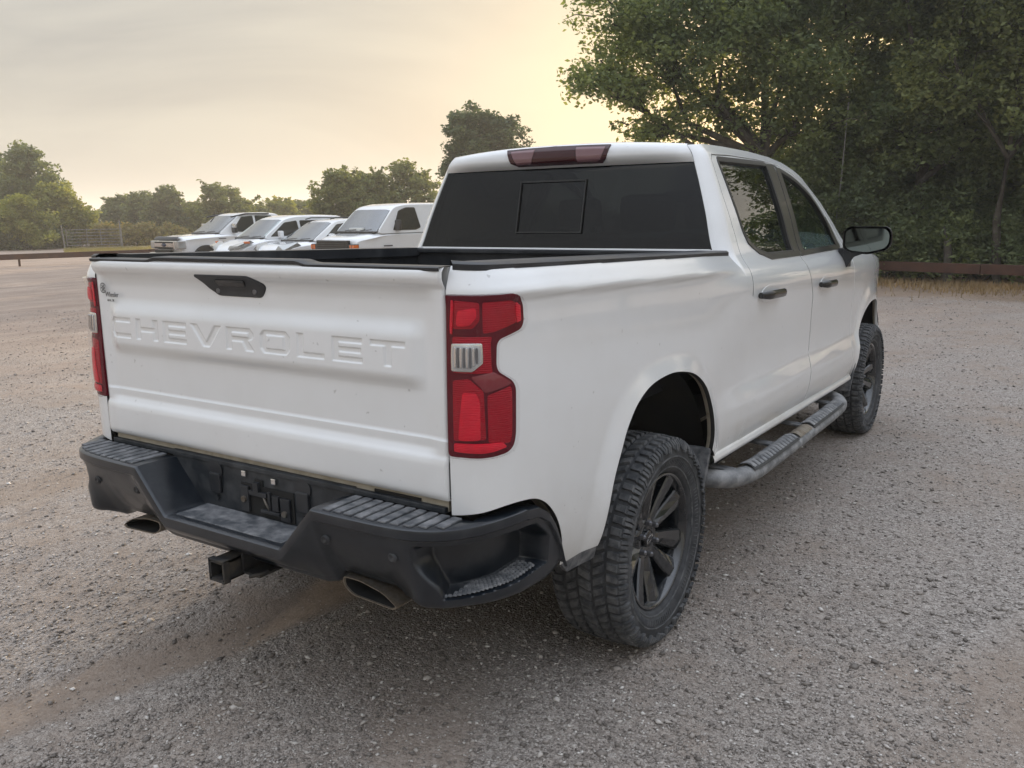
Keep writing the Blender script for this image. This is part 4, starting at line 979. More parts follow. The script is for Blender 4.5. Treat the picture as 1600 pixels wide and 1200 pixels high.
# recess wall above the low step, licence pocket, lamps, clips
m = MB(); m.bbox((-.445, .050, .64), (.445, .066, .836), .004); m.bbox((-.80, .045, .817), (.80, .062, .834), .003); m.build('recess_wall', MAT['wall_plastic'], bumper)
m = MB(); m.box((-.075, .0462, .668), (.180, .0492, .772)); m.box((-.005, .0462, .772), (.035, .0492, .793)); lp = m.build('licence_opening', MAT['under'], bumper)
m = MB()
for lo, hi in (((-.068, .036, .675), (-.03, .046, .765)), ((.125, .036, .672), (.168, .046, .75)), ((-.025, .034, .738), (.06, .046, .754)), ((.062, .038, .69), (.075, .046, .76)), ((.002, .030, .754), (.026, .044, .786)), ((.03, .034, .685), (.12, .046, .696)), ((.085, .036, .70), (.115, .046, .752))): m.bbox(lo, hi, .002)
m.build('licence_bracket', MAT['trim'], lp)
m = MB(); m.tube([(.045, .038, .738), (.058, .034, .722), (.068, .036, .706), (.064, .038, .690)], .004, 6); m.build('bracket_wire', MAT['steel'], lp)
for q in ((-.049, .72), (.147, .70)):
    m = MB(); m.tube([(q[0], .037, q[1]), (q[0], .028, q[1])], .0105, 12); m.build('plate_bolt', MAT['steel'], lp)
for q in ((-.053, .806), (.092, .800)):
    m = MB(); m.bbox((q[0]-.011, .040, q[1]-.011), (q[0]+.011, .050, q[1]+.010), .003); m.build('plate_clip', MAT['lamp_clip'] if 'lamp_clip' in MAT else MAT['chrome'], bumper)
for x in (-.205, .225):
    m = MB(); m.tube([(x, .050, .795), (x, .044, .795)], .036, 20); m.bbox((x-.028, .038, .715), (x+.028, .050, .785), .008); m.tube([(x, .049, .695), (x, .042, .695)], .010, 10); m.build('plate_lamp', MAT['trim'], bumper)
# step pads: ribbed plates let into both shoulders of the bumper
for sg in (1, -1):
    for k in range(10):
        x = .462+k*.0415; y0 = float(by(s_of_x(min(x+.02, .93))))+.016
        if x > .84: continue
        w = .031; mm = MB(); mm.bbox((x, y0, .812), (x+w, .040, .8200), .0035)
        if sg < 0: mm = mm.mirror()
        mm.build('step_rib', MAT['step'], bumper)
m = MB(); m.bbox((-.26, -.085, .6605), (.26, .045, .6650), .004); m.build('centre_step', MAT['step'], bumper)
# corner step: studded tread plate on the pocket's floor, raised rim, sensors
tr = MB(); e = 1e-3
def bn(s):
    tx, ty = bx(s+e)-bx(s-e), by(s+e)-by(s-e); L = math.hypot(tx, ty); return ty/L, -tx/L
for i, s in enumerate(np.arange(PK0+.10, PK1-.05, .0155)):
    nx, ny = bn(s)
    for j, o in enumerate(np.arange(-.036, -.092, -.0135)):
        if s < PK0+.10+(-.036-o)*1.9: continue
        a = .0048; c = (bx(s+(j % 2)*.007)+nx*o, by(s+(j % 2)*.007)+ny*o, .605+.012*float(sstep(PK1-.2, PK1, s)))
        V = [(c[0]+p*a*1.3-q*a*.4, c[1]+q*a*1.3+p*a*.4, c[2]) for p, q in ((-1, -1), (1, -1), (1, 1), (-1, 1))]+[(c[0]+p*a*.6, c[1]+q*a*.6, c[2]+.006) for p, q in ((-1, -1), (1, -1), (1, 1), (-1, 1))]
        tr.add(V, [(4, 5, 6, 7), (0, 1, 5, 4), (1, 2, 6, 5), (2, 3, 7, 6), (3, 0, 4, 7)])
both(tr, 'corner_step_tread', MAT['step'], bumper)
def face_pt(s, z, o=0):
    nx, ny = bn(s); return (float(bx(s))+nx*o, float(by(s))+ny*o, z)
for sg in (1, -1):
    for (x, z) in ((.715, .714), (.46, .72)):
        s = s_of_x(x); mm = MB(); c = face_pt(s, z, -.004+float(lean_at(s, np.clip((.775-z)/(.775-.56), 0, 1)))); mm.lathe([(-.004, .0), (.0, .009), (.0005, .0115), (-.0035, .013), (-.0035, .0155), (-.009, .017)], 20, 'x')
        mm.V = [(c[0]+v[1], c[1]-v[0], c[2]+v[2]) for v in mm.V]
        if sg < 0: mm = mm.mirror()
        mm.build('parking_sensor', MAT['trim'], bumper)
# exhaust tips: flattened slanted outlets in the bumper's cut-outs
EX = round_poly([(.530, .628), (.600, .630), (.700, .612), (.752, .578), (.735, .568), (.565, .574), (.528, .600)], [.012, .02, .03, .01, .01, .02, .02], 4)
EX = [(x-.078, z-.050) for x, z in EX]
def tip():
    c = np.mean(EX, 0); m = MB(); rows = []
    for dy, k in ((.10, 1.0), (.0, 1.0), (-.012, 1.0), (-.016, .985), (-.016, .95), (-.010, .93)):
        rows.append([(c[0]+(x-c[0])*k, -.010+dy-.03*(x-.56), c[1]+(z-c[1])*(k if k > .97 else k-.06)) for x, z in EX+EX[:1]])
    m.grid(np.array(rows), flip=True); b = MB(); b.grid(np.array([[(c[0]+(x-c[0])*k, -.010+dy-.03*(x-.56), c[1]+(z-c[1])*(k-.05)) for x, z in EX+EX[:1]] for dy, k in ((-.010, .93), (.03, .90), (.16, .86), (.161, .02))]))
    return m, b
a, b = tip(); ea, eb = both(a, 'exhaust_tip', MAT['exhaust'], truck, sharp=40); b.build('outlet', MAT['under'], ea); b.mirror().build('outlet', MAT['under'], eb)
m = MB()
for sg in (1, -1): m.tube([(sg*.56, .09, .54), (sg*.58, .35, .60), (sg*.45, .6, .62)], .045, 10)
m.build('tail_pipe', MAT['steel'], truck)
# hitch receiver
m = MB(); w0, w1, h0, h1, yf = .0275, .034, .500, .566, -.135
for lo, hi in (((-w1, yf, h0), (-w0, .20, h1)), ((w0, yf, h0), (w1, .20, h1)), ((-w1, yf, h1-.007), (w1, .20, h1)), ((-w1, yf, h0), (w1, .20, h0+.007))): m.box(lo, hi)
for lo, hi in (((-w1-.005, yf-.002, h0-.005), (-w1+.0005, yf+.022, h1+.005)), ((w1-.0005, yf-.002, h0-.005), (w1+.005, yf+.022, h1+.005)), ((-w1-.005, yf-.002, h1-.0005), (w1+.005, yf+.022, h1+.005)), ((-w1-.005, yf-.002, h0-.005), (w1+.005, yf+.022, h0+.0005))): m.bbox(lo, hi, .002)
m.box((-w0+.001, .0, h0+.008), (w0-.001, .01, h1-.008))
m.bbox((w1, -.06, h0+.004), (.115, .06, h0+.014), .004); m.bbox((w1+.001, -.065, h0+.014), (w1+.011, .06, .60), .003); m.bbox((-.115, -.06, h0+.004), (-w1, .06, h0+.014), .004)
m.tube([(.075, -.05, .508), (.088, -.075, .512), (.108, -.05, .514), (.112, -.02, .516)], .007, 8); m.tube([(-.5, .08, .56), (.5, .08, .56)], .035, 12)
m.build('hitch_receiver', MAT['hitch'], truck)

# ---- tubular side steps with ribbed pads
STP = smooth_poly([(.86, 1.70, .500), (.955, 1.735, .490), (1.015, 1.83, .472), (1.045, 2.0, .458), (1.052, 2.25, .452), (1.052, 3.0, .442), (1.050, 3.55, .436), (1.035, 3.76, .437), (.985, 3.88, .445), (.88, 3.93, .46)], closed=False, n=6)
for sg in (1, -1):
    m = MB(); m.tube(STP, .048, 20, sy=.84); m = m if sg > 0 else m.mirror(); sb = m.build('side_step', MAT['step_bar'], truck)
    def sx(y): return float(np.interp(y, [p[1] for p in STP], [p[0] for p in STP])), float(np.interp(y, [p[1] for p in STP], [p[2] for p in STP]))
    for (y0, y1) in ((1.99, 2.62), (2.98, 3.62)):
        n = 15
        m = MB(); ys = np.linspace(y0-.03, y1+.03, 16)
        m.grid(np.array([[(sx(y)[0]+.053*math.sin(a), y, sx(y)[1]+.053*math.cos(a)) for a in np.linspace(-1.0, 1.0, 9)] for y in ys]), flip=True); m = m if sg > 0 else m.mirror(); m.build('tread_pad', MAT['trim'], sb)
        for k in range(n):
            y = y0+(y1-y0)*k/(n-1); m = MB(); x, z = sx(y); aa = np.linspace(-.72, .72, 9)
            rows = [[(x+r*math.sin(a), y+dy+.006*math.cos(a*6), z+r*math.cos(a)) for a in aa] for r, dy in ((.052, -.012), (.0585, -.008), (.0585, .008), (.052, .012))]
            m.grid(np.array(rows), flip=True); m = m if sg > 0 else m.mirror(); m.build('tread_rib', MAT['step_bar'], sb)
    m = MB(); ys = np.linspace(2.68, 2.92, 6); m.grid(np.array([[(sx(y)[0]+.0512*math.sin(a), y, sx(y)[1]+.0512*math.cos(a)) for a in np.linspace(-.7, .9, 9)] for y in ys]), flip=True); m = m if sg > 0 else m.mirror(); m.build('worn_patch', MAT['worn'] if 'worn' in MAT else MAT['exhaust'], sb)
    for y in (1.86, 2.45, 2.95, 3.62):
        m = MB(); x, z = sx(y); m.bbox((.66, y-.03, z+.045), (x, y+.03, z+.058), .004, T=lambda a, b, c, x=x: (a, b, c+.05*max(0, x-a)-.018)); m = m if sg > 0 else m.mirror(); m.build('step_bracket', MAT['step'], sb)

# ---- wheels
def wheel_meshes():
    out = {}
    m = MB(); m.lathe([(-.105, .262), (-.128, .292), (-.141, .335), (-.139, .362), (-.131, .383), (-.118, .396), (0, .4010), (.118, .396), (.131, .383), (.139, .362), (.141, .335), (.134, .305), (.122, .280), (.118, .274), (.112, .270), (.105, .262)], 96); out['tyre'] = m.mesh('tyre', True)
    m = MB(); N = 60
    def blk(a0, a1, h0, h1, r0, r1, sk=.0, taper=.006):
        V = []
        for r, t in ((r0, 0), (r1, taper)):
            for h, a in ((h0+t, a0+t/r), (h1-t, a0+t/r), (h1-t, a1-t/r), (h0+t, a1-t/r)):
                rr = r-(.0045*((h)/.12)**2 if r == r1 else 0); aa = a+sk*(h-(h0+h1)/2); V.append((h, rr*math.cos(aa), rr*math.sin(aa)))
        m.add(V, [(4, 5, 6, 7), (0, 1, 5, 4), (1, 2, 6, 5), (2, 3, 7, 6), (3, 0, 4, 7)])
    dA = 2*math.pi/N; gp = .0062/.4
    for k in range(N):
        a = k*dA
        blk(a+gp/2, a+dA-gp/2, -.026, .026, .394, .4105, .9)
        blk(a+dA*.5, a+dA*1.5-gp, .032, .077, .392, .4100, -1.3); blk(a+dA*.5, a+dA*1.5-gp, -.077, -.032, .392, .4100, -1.3)
        for sg in (1, -1):
            h0, h1 = (.083, .131) if sg > 0 else (-.131, -.083)
            blk(a+gp*.6, a+dA-gp*.6, h0, h1, .386, .4085, .25*sg)
            # shoulder lugs stepping down the sidewall, long and short in turn, with a notch
            lo = .352 if k % 2 else .363
            for (f0, f1, q) in ((.10, .48, 0), (.54, .90, .008)):
                V = []
                for r, h in ((.396, .1275), (.378, .1385), (lo+q, .1400)):
                    for f in (f0, f1):
                        ff = f+(.12 if r < .37 else 0); t = a+dA*ff; V.append((sg*h, r*math.cos(t), r*math.sin(t)))
                for r, h in ((.396, .1345), (.380, .1490), (lo+q, .1520)):
                    for f in (f0+.05, f1-.05):
                        ff = f+(.12 if r < .37 else 0); t = a+dA*ff; V.append((sg*h, r*math.cos(t), r*math.sin(t)))
                m.add(V, [(6, 7, 9, 8), (8, 9, 11, 10), (0, 6, 8, 2), (2, 8, 10, 4), (1, 3, 9, 7), (3, 5, 11, 9), (4, 10, 11, 5), (0, 1, 7, 6)])
    # fine sidewall ring of ridges and two rings
    for k in range(120):
        t = 2*math.pi*k/120; d = .012
        if 26 < k % 60 < 34: continue
        V = [(h, r*math.cos(t+q), r*math.sin(t+q)) for h, r in ((.1400, .320), (.1335, .300)) for q in (0, d)]+[(h+.0018, r*math.cos(t+q), r*math.sin(t+q)) for h, r in ((.1400, .320), (.1335, .300)) for q in (.002, d-.002)]
        m.add(V, [(4, 5, 7, 6), (0, 4, 6, 2), (1, 3, 7, 5), (0, 1, 5, 4), (2, 6, 7, 3)])
    m.lathe([(.1405, .327), (.1435, .329), (.1435, .332), (.141, .335)], 96); m.lathe([(.125, .285), (.1285, .286), (.1295, .290), (.128, .293)], 96)
    out['tread'] = m.mesh('tread', True)
    m = MB(); m.lathe([(.104, .266), (.112, .267), (.116, .262), (.115, .256), (.106, .252), (.085, .244), (.04, .238), (-.10, .232), (-.10, .15)], 80); out['rim'] = m.mesh('rim', True)
    m = MB(); m.lathe([(-.06, .0), (-.03, .17), (-.02, .175), (-.02, .06), (0, .05)], 48); m.lathe([(-.07, .0), (-.07, .235)], 48); out['brake_disc'] = m.mesh('brake_disc', True)
    m = MB(); m.lathe([(.0, .092), (.045, .090), (.058, .080), (.060, .064), (.052, .050), (.052, 0)], 48); out['hub'] = m.mesh('hub', True)
    m = MB(); m.lathe([(.050, .036), (.064, .0345), (.068, .030), (.0685, 0)], 32); out['centre_cap'] = m.mesh('centre_cap', True)
    bt = [(-.021, -.0055), (-.0075, -.0055), (-.0062, -.0105), (.0078, -.0105), (.0068, -.0055), (.0215, -.0055), (.019, .0055), (.0075, .0055), (.0062, .0105), (-.0078, .0105), (-.0068, .0055), (-.019, .0055)]
    bt = [(a*1.3, b*1.3) for a, b in bt]; m = MB(); m.prism(bt, lambda a, b: (.070, a, b), lambda a, b: (.068, a, b)); out['emblem_rim'] = m.mesh('emblem_rim', True)
    m = MB(); m.prism([(a*.72, b*.62) for a, b in bt], lambda a, b: (.0708, a, b), lambda a, b: (.0695, a, b)); out['emblem'] = m.mesh('emblem', True)
    def spoke():
        m = MB()
        for sg in (1, -1):
            rows = []
            for r, off, w, h, th in ((.050, .016, .019, .056, .045), (.085, .025, .0245, .066, .045), (.13, .037, .031, .074, .045), (.18, .049, .037, .086, .045), (.225, .059, .043, .098, .045), (.246, .063, .047, .102, .05)):
                c = sg*off; row = []
                for dy, dh in ((-w, -th), (-w, -.006), (-w+.006, 0), (-.004*sg, -.001), (w-.006, 0), (w, -.006), (w, -th)):
                    dd = dh-.004*(1 if abs(dy) > w-.007 else 0)-(.010 if dy*sg < 0 and abs(dy) > w-.008 else 0); row.append((h+dd, c+dy, r))
                rows.append(row)
            m.grid(np.array(rows), smooth=False)
        # web between the prongs, set back
        m.grid(np.array([[(.045, -.012, .06), (.045, .012, .06)], [(.044, -.018, .13), (.044, .018, .13)]]), smooth=False)
        return m
    out['spoke'] = spoke().mesh('spoke', True)
    m = MB(); m.lathe([(.050, .0115), (.074, .0105), (.080, .007), (.081, 0)], 6, smooth=False); out['lug_nut'] = m.mesh('lug_nut', True)
    return out
WM = wheel_meshes()
for nm, mt in (('tyre', 'tyre'), ('tread', 'tread'), ('rim', 'rim'), ('brake_disc', 'under'), ('hub', 'rim'), ('centre_cap', 'gloss'), ('emblem_rim', 'chrome'), ('emblem', 'gloss'), ('spoke', 'rim'), ('lug_nut', 'nut')): WM[nm].materials.append(MAT[mt])
def add_wheel(x, y, flip, rot):
    w = link('wheel', WM['rim'], None, truck); w.location = (x, y, .405); w.rotation_euler = (rot, 0, R(180) if flip else 0); w.rotation_mode = 'XYZ'
    for nm in ('tyre', 'tread', 'brake_disc', 'hub', 'centre_cap', 'emblem_rim', 'emblem'):
        link(nm, WM[nm], None, w)
    for k in range(5):
        o = link('spoke', WM['spoke'], None, w); o.rotation_euler = (R(72*k), 0, 0)
    for k in range(6):
        o = link('lug_nut', WM['lug_nut'], None, w); a = R(60*k+15); o.location = (0, .066*math.cos(a), .066*math.sin(a))
for x, y, f, rt in ((.87, RW, False, R(22)), (.87, FW, False, R(50)), (-.87, RW, True, R(10)), (-.87, FW, True, R(33))): add_wheel(x, y, f, rt)
# ================================================================== FENCES, GATE, POLE
def rail_fence(p, q, n, label, name='rail_fence'):
    a = Vector((*p, float(ground_z(*p)))); b = Vector((*q, float(ground_z(*q)))); d = (b-a); L = d.length; u = d.normalized(); ang = math.atan2(u.y, u.x)
    e = empty(name, a, ang, label, 'fence', 'rusty rail fences round the lot')
    m = MB()
    for k in range(int(L/6)+1):
        x0, x1 = k*6.0, min(L, k*6.0+5.99)
        if x1-x0 < .2: continue
        m = MB(); sag = random.uniform(-.015, .015); r = [( .0, .085, .42+sag), (.055, .06, .42+sag)]
        m.bbox((x0, -.055, .285+sag), (x1, .055, .505+sag), .012); m.build('rail', MAT['rust'], e)
    for k in range(n+1):
        x = L*k/n; m = MB(); m.tube([(x, .085, -.2), (x, .085, .43)], .045, 10); m.build('post', MAT['rust'], e)
    return e
rail_fence((-28.5, 28.3), (16.5, 15.25), 12, 'low rusty steel rail fence below the dark trees at right, behind the dry grass')
rail_fence((-40.5, -1.2), (-28.5, 28.3), 10, 'low rusty steel rail fence at the far left edge of the lot')
gp = at(130, 55.5); gq = at(214, 56.5)
d = Vector((gq.x-gp.x, gq.y-gp.y, 0)); gt = empty('field_gate', gp, math.atan2(d.y, d.x), 'grey tubular field gate in front of the weeds at far left', 'gate'); L = d.length
for k in range(6):
    m = MB(); m.tube([(0, 0, .22+k*.19), (L, 0, .22+k*.19)], .022, 6); m.build('bar', MAT['galv'], gt)
for x in (0, L*.37, L*.62, L):
    m = MB(); m.tube([(x, 0, .15), (x, 0, 1.22)], .026, 6); m.build('upright', MAT['galv'], gt)
for (px, D, h, tl, lab) in ((126, 55.2, 1.45, -.18, 'grey fence post at the left end of the field gate, leaning'), (212, 57, 1.75, .02, 'taller grey fence post at the right end of the field gate')):
    c = at(px, D); e = empty('fence_post', c, 0, lab, 'post', 'wooden posts by the field gate'); m = MB(); m.tube([(0, 0, -.1), (tl*.5, 0, h*.55), (tl, 0, h)], [.05, .045, .04], 8); m.build('shaft', MAT['galv'], e); m = MB(); m.tube([(tl*.985, 0, h-.02), (tl, 0, h+.02)], .043, 8); m.build('post_top', MAT['galv'], e)
MAT['pole'] = simple('weathered_pale_pole', (.24, .23, .21), .7, dust=(.13, .12, .10), dust_scale=4)
c = Vector((-2.98, 20.75, float(ground_z(-3.0, 20.75)))); e = empty('thin_pole', c, 0, 'thin pale pole standing before the dark trees beside the cab', 'pole')
m = MB(); m.tube([(-.12, 0, -.1), (-.06, 0, 1.2), (.02, .02, 2.4), (.09, .0, 4.1)], [.018, .017, .016, .012], 6); m.build('shaft', MAT['pole'], e); m = MB(); m.tube([(.085, 0, 4.0), (.1, 0, 4.25)], .019, 6); m.build('pole_tip', MAT['pole'], e)

# ================================================================== PARKED VEHICLES (noses towards -Y, in one row)
def car_body(prof, W, zb, tuck=.05, nose=None):
    """lower body: a side profile swept across the width with a rounded section and a pinched plan at both ends"""
    prof = np.array(round_poly(prof, .14, 4)); y0, y1 = prof[:, 0].min(), prof[:, 0].max()
    us = np.array([-1, -.985, -.95, -.88, -.75, -.5, 0, .5, .75, .88, .95, .985, 1.0]); rows = []
    for u in us:
        a = abs(u); drop = .10*max(0, (a-.70)/.30)**2.6; row = []
        for y, z in prof:
            f = min(1, (y-y0)/1.0); r = min(1, (y1-y)/.9); w = W*(1-.16*(1-f)**2.2-.08*(1-r)**2)
            row.append((w*u*(1-.02*max(0, z-.8)), y+.14*a**2.5*(1-f)**2-.08*a**2.5*(1-r)**2, z-drop*(1 if z > zb+.35 else .1)))
        rows.append(row)
    m = MB(); m.grid(np.array(rows), flip=False); n = len(prof)
    m.add(rows[0], [tuple(reversed(range(n)))]); m.add(rows[-1], [tuple(range(n))]); m.add([rows[0][0], rows[0][-1], rows[-1][-1], rows[-1][0]], [(0, 1, 2, 3)])
    return m
def house(prof, W0, W1, z0, z1):
    """greenhouse: profile polygon, narrowing with height"""
    prof = round_poly(prof, .22, 4)
    rows = []
    us = np.array([-1, -.97, -.9, -.7, 0, .7, .9, .97, 1.0])
    for u in us:
        a = abs(u); row = []
        for y, z in prof:
            k = (z-z0)/(z1-z0); w = W0+(W1-W0)*k; row.append((w*u, y, z-.05*max(0, (a-.6)/.4)**3*max(0, k)))
        rows.append(row)
    m = MB(); m.grid(np.array(rows)); 
    for u, fl in ((0, 0), (len(us)-1, 1)): m.add(rows[u], [tuple(range(len(prof))) if fl else tuple(reversed(range(len(prof))))])
    return m
def side_x(z, W0, W1, z0, z1): return W0+(W1-W0)*(z-z0)/(z1-z0)
def vehicle(name, label, cat, x_near, y_front, sp):
    Wd = sp['W']; rz = R(-9+random.uniform(-.8, .8)); t = empty(name, (x_near-Wd*math.cos(rz), y_front-Wd*math.sin(rz), float(ground_z(x_near-Wd, y_front+2))), rz, label, cat, 'white vehicles parked in a row')
    # local frame: nose at y = 0, tail at +y, near (driver's) side at +x
    lo = car_body(sp['low'], Wd, sp['zb']).build('body', MAT['car_white'], t, fixn=True, sharp=65)
    W0, W1, z0, z1 = sp['gh']; hs = house(sp['house'], W0, W1, z0, z1).build('cab_shell', MAT['car_white'], t, fixn=True, sharp=60)
    # windscreen
    (ya, za), (yb, zb_) = sp['ws']; m = MB(); rows = []
    for u in np.linspace(-1, 1, 11):
        row = []
        for k in np.linspace(0, 1, 5):
            z = za+(zb_-za)*k; y = ya+(yb-ya)*k; w = side_x(z, W0, W1, z0, z1)-.055; bow = .045*(1-u*u)
            row.append((w*u, y-bow-.012, z+.010-.03*max(0, (abs(u)-.6)/.4)**3*k))
        rows.append(row)
    m.grid(np.array(rows)); ws = m.build('windscreen', MAT['windshield'], t)
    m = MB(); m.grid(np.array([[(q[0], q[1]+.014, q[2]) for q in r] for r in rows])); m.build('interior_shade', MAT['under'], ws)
    m = MB()
    for xx, sg in ((-.45, 1), (.25, 1)): m.tube([(xx, ya-.075, za+.03), (xx+.5, ya-.065, za+.055)], .012, 5)
    m.build('wiper', MAT['trim'], ws)
    m = MB(); m.box((-W0*.9, ya-.10, za-.035), (W0*.9, ya+.02, za+.012)); m.build('cowl', MAT['trim'], t)
    for poly in sp['wins']:
        for sx in (1, -1):
            def P(y, z, o): return (sx*(side_x(z, W0, W1, z0, z1)+o), y, z)
            m = MB(); pr = round_poly(poly, .05, 4); m.prism(pr, lambda y, z: P(y, z, .008), lambda y, z: P(y, z, -.02)); fr = m.build('window_frame', MAT['seal_gap_shade'], t)
            c = np.mean(poly, 0); pg = [(c[0]+(y-c[0])*.95, c[1]+(z-c[1])*.93) for y, z in pr]; m = MB(); m.prism(pg, lambda y, z: P(y, z, .013), lambda y, z: P(y, z, .004)); m.build('pane', MAT['darkpane'], fr)
    for sx in (1, -1):
        my, mz, mw, mh = sp['mirror']; X = side_x(mz, W0, W1, z0, z1); m = MB()
        m.bbox((sx*X if sx > 0 else -X-.08-mw, my-.06, mz-mh/2), (X+.08+mw if sx > 0 else -X, my+.06, mz+mh/2), .04); mi = m.build('side_mirror', MAT[sp.get('mirror_mat', 'car_white')], t)
        if sp.get('mirror_cap'): m = MB(); m.bbox((min(sx*(X+.05), sx*(X+.09+mw)), my-.075, mz+.02), (max(sx*(X+.05), sx*(X+.09+mw)), my+.02, mz+mh/2+.012), .03); m.build('mirror_cap', MAT['chrome'], mi)
        for ty in sp['axles']:
            m = MB(); r = sp['tyre']; m.lathe([(-.11, r*.62), (-.12, r*.95), (-.09, r), (.09, r), (.12, r*.95), (.11, r*.62)], 32, c=(sx*(Wd-.14), ty, r)); w = m.build('wheel', MAT['tyre'], t)
            m = MB(); m.lathe([(.10*sx, r*.62), (.06*sx, r*.55), (.07*sx, .05), (.08*sx, 0)], 24, c=(sx*(Wd-.14), ty, r)); m.build('rim', MAT['steel'], w)
            m = MB(); m.lathe([(-.25*sx, r*1.17), (.008*sx, r*1.20), (.010*sx, r*1.12), (.006*sx, .04)], 32, c=(sx*(Wd-.012), ty, r*1.06), a0=R(-12), a1=R(192)); m.build('wheel_arch', MAT['under'], t)
    for nm, mt, par, mbx in sp['extra'](t, sp): mbx.build(nm, MAT[mt], par)
    return t
m, nt, b = new_mat('dark_window_pane'); b.inputs['Base Color'].default_value = (.018, .022, .024, 1); setin(b, Roughness=.04); b.inputs['Coat Weight'].default_value = .4; b.inputs['Coat Roughness'].default_value = .02
rr = nnode(nt, 'ShaderNodeMapRange'); setin(rr, To_Min=.02, To_Max=.10); nt.links.new(noise(nt, 5, 3), rr.inputs[0]); nt.links.new(rr.outputs[0], b.inputs['Roughness']); MAT['darkpane'] = m
def bb(lo, hi, r=.02): m = MB(); m.bbox(lo, hi, r); return m
def plates(polys, T0_, T1_):
    m = MB()
    for p in polys: m.prism(p, T0_, T1_)
    return m
# far pickup: tall square nose, chrome-barred grille, dark bonnet deflector
def ex_truck(t, sp):
    o = [('grille', 'chrome', t, bb((-.70, -.035, .78), (.70, .10, 1.06), .03))]
    g = bb((-.64, -.045, .80), (.64, -.02, .86), .01); g.bbox((-.64, -.045, .985), (.64, -.02, 1.035), .01); o.append(('grille_gap', 'under', t, g))
    e = MB(); e.lathe([(-.01, .0), (-.01, .115), (.0, .125), (.02, .125)], 24, 'x'); e.V = [(y*1.0, x-.05, .925+z*.48) for x, y, z in e.V]; o.append(('badge', 'badge', t, e))
    d = MB(); d.grid(np.array([[(.80*u, -.01+.10*abs(u)**3+dy, z) for dy, z in ((-.06, 1.075), (-.045, 1.135), (.02, 1.185), (.12, 1.20))] for u in np.linspace(-1, 1, 13)])); o.append(('bonnet_deflector', 'trim', t, d))
    for sx in (1, -1):
        h = bb((min(sx*.70, sx*.955), -.03, .80), (max(sx*.70, sx*.955), .26, 1.06), .03); o.append(('headlamp', 'head', t, h))
    o.append(('front_bumper', 'chrome', t, bb((-.97, -.10, .42), (.97, .15, .68), .05))); o.append(('bumper_slot', 'under', t, bb((-.55, -.11, .68), (.55, .0, .765), .02)))
    for sx in (1, -1):
        r = MB(); r.bbox((sx*.99-.012, 1.42, 1.085), (sx*.99+.012, 1.68, 1.11), .004); o.append(('wing_badge', 'trim', t, r))
        v = MB(); v.tube([(sx*.80, 2.02, 1.80), (sx*.785, 2.6, 1.90), (sx*.785, 3.5, 1.895)], .028, 6); o.append(('rain_deflector', 'trim', t, v))
    o.append(('cargo_box', 'trim', t, bb((-.86, 4.05, 1.12), (.86, 5.8, 1.20), .01)))
    return o
MAT['badge'] = simple('dark_blue_badge', (.03, .045, .09), .25, .3)
vehicle('parked_pickup', 'white pickup with chrome grille and dark bonnet deflector, leftmost of the parked row', 'pickup truck', -22.35, 16.0, dict(
    W=1.0, zb=.45, low=[(.25, .45), (.02, .50), (.0, .78), (.02, 1.06), (.10, 1.16), (.5, 1.21), (1.35, 1.25), (1.7, 1.27), (4.0, 1.28), (5.8, 1.28), (5.85, .6), (5.6, .5)],
    gh=(.92, .74, 1.22, 1.94), house=[(1.42, 1.22), (2.28, 1.83), (2.42, 1.90), (2.8, 1.945), (3.5, 1.945), (3.88, 1.91), (3.98, 1.80), (4.10, 1.22)], ws=((1.50, 1.28), (2.28, 1.835)),
    wins=[[(1.98, 1.31), (2.42, 1.80), (2.86, 1.84), (2.86, 1.36), (2.55, 1.36), (2.40, 1.29)], [(2.95, 1.36), (2.95, 1.84), (3.62, 1.83), (3.78, 1.37)]],
    mirror=(2.02, 1.42, .16, .30), mirror_mat='trim', mirror_cap=True, axles=(.96, 4.62), tyre=.40, extra=ex_truck))
# small cargo van
def ex_small(t, sp):
    o = [('grille', 'under', t, bb((-.50, -.03, .46), (.50, .08, .66), .03)), ('front_bumper', 'trim', t, bb((-.80, -.02, .28), (.80, .2, .42), .05))]
    for sx in (1, -1):
        hp_ = [(sx*.42, .06, .80), (sx*.84, .16, .90), (sx*.89, .58, 1.06), (sx*.80, .50, 1.05), (sx*.48, .10, .90)]; h = MB(); h.add([(x, y-.03, z+.02) for x, y, z in hp_]+[(x, y+.10, z-.05) for x, y, z in hp_], [(0, 1, 2, 3, 4), (9, 8, 7, 6, 5)]+[(i, i+5, (i+1) % 5+5, (i+1) % 5) for i in range(5)]); o.append(('headlamp', 'head', t, h))
        a = MB(); a.bbox((min(sx*.80, sx*.885), .36, .985), (max(sx*.80, sx*.885), .54, 1.055), .015); o.append(('turn_signal', 'amber', t, a))
    r = bb((-.62, -.012, .70), (.62, .08, .76), .02); o.append(('nose_bar', 'chrome', t, r))
    return o
vehicle('parked_van', 'small white delivery van with a steep windscreen, parked beside the leftmost pickup', 'van', -19.4, 15.8, dict(
    W=.91, zb=.30, low=[(.2, .30), (.0, .36), (-.02, .62), (.06, .78), (.30, .93), (.85, 1.09), (1.20, 1.15), (4.3, 1.17), (4.4, .6), (4.3, .35)],
    gh=(.86, .72, 1.10, 1.83), house=[(1.02, 1.10), (1.82, 1.68), (2.0, 1.76), (2.4, 1.825), (3.4, 1.83), (4.25, 1.80), (4.38, 1.12)], ws=((1.10, 1.14), (1.84, 1.685)),
    wins=[[(1.30, 1.17), (1.88, 1.60), (2.35, 1.66), (2.40, 1.19)], [(2.48, 1.20), (2.46, 1.66), (3.25, 1.66), (3.25, 1.20)], [(3.35, 1.20), (3.35, 1.66), (4.05, 1.62), (4.05, 1.22)]],
    mirror=(1.62, 1.24, .12, .22), axles=(.88, 3.65), tyre=.32, extra=ex_small))
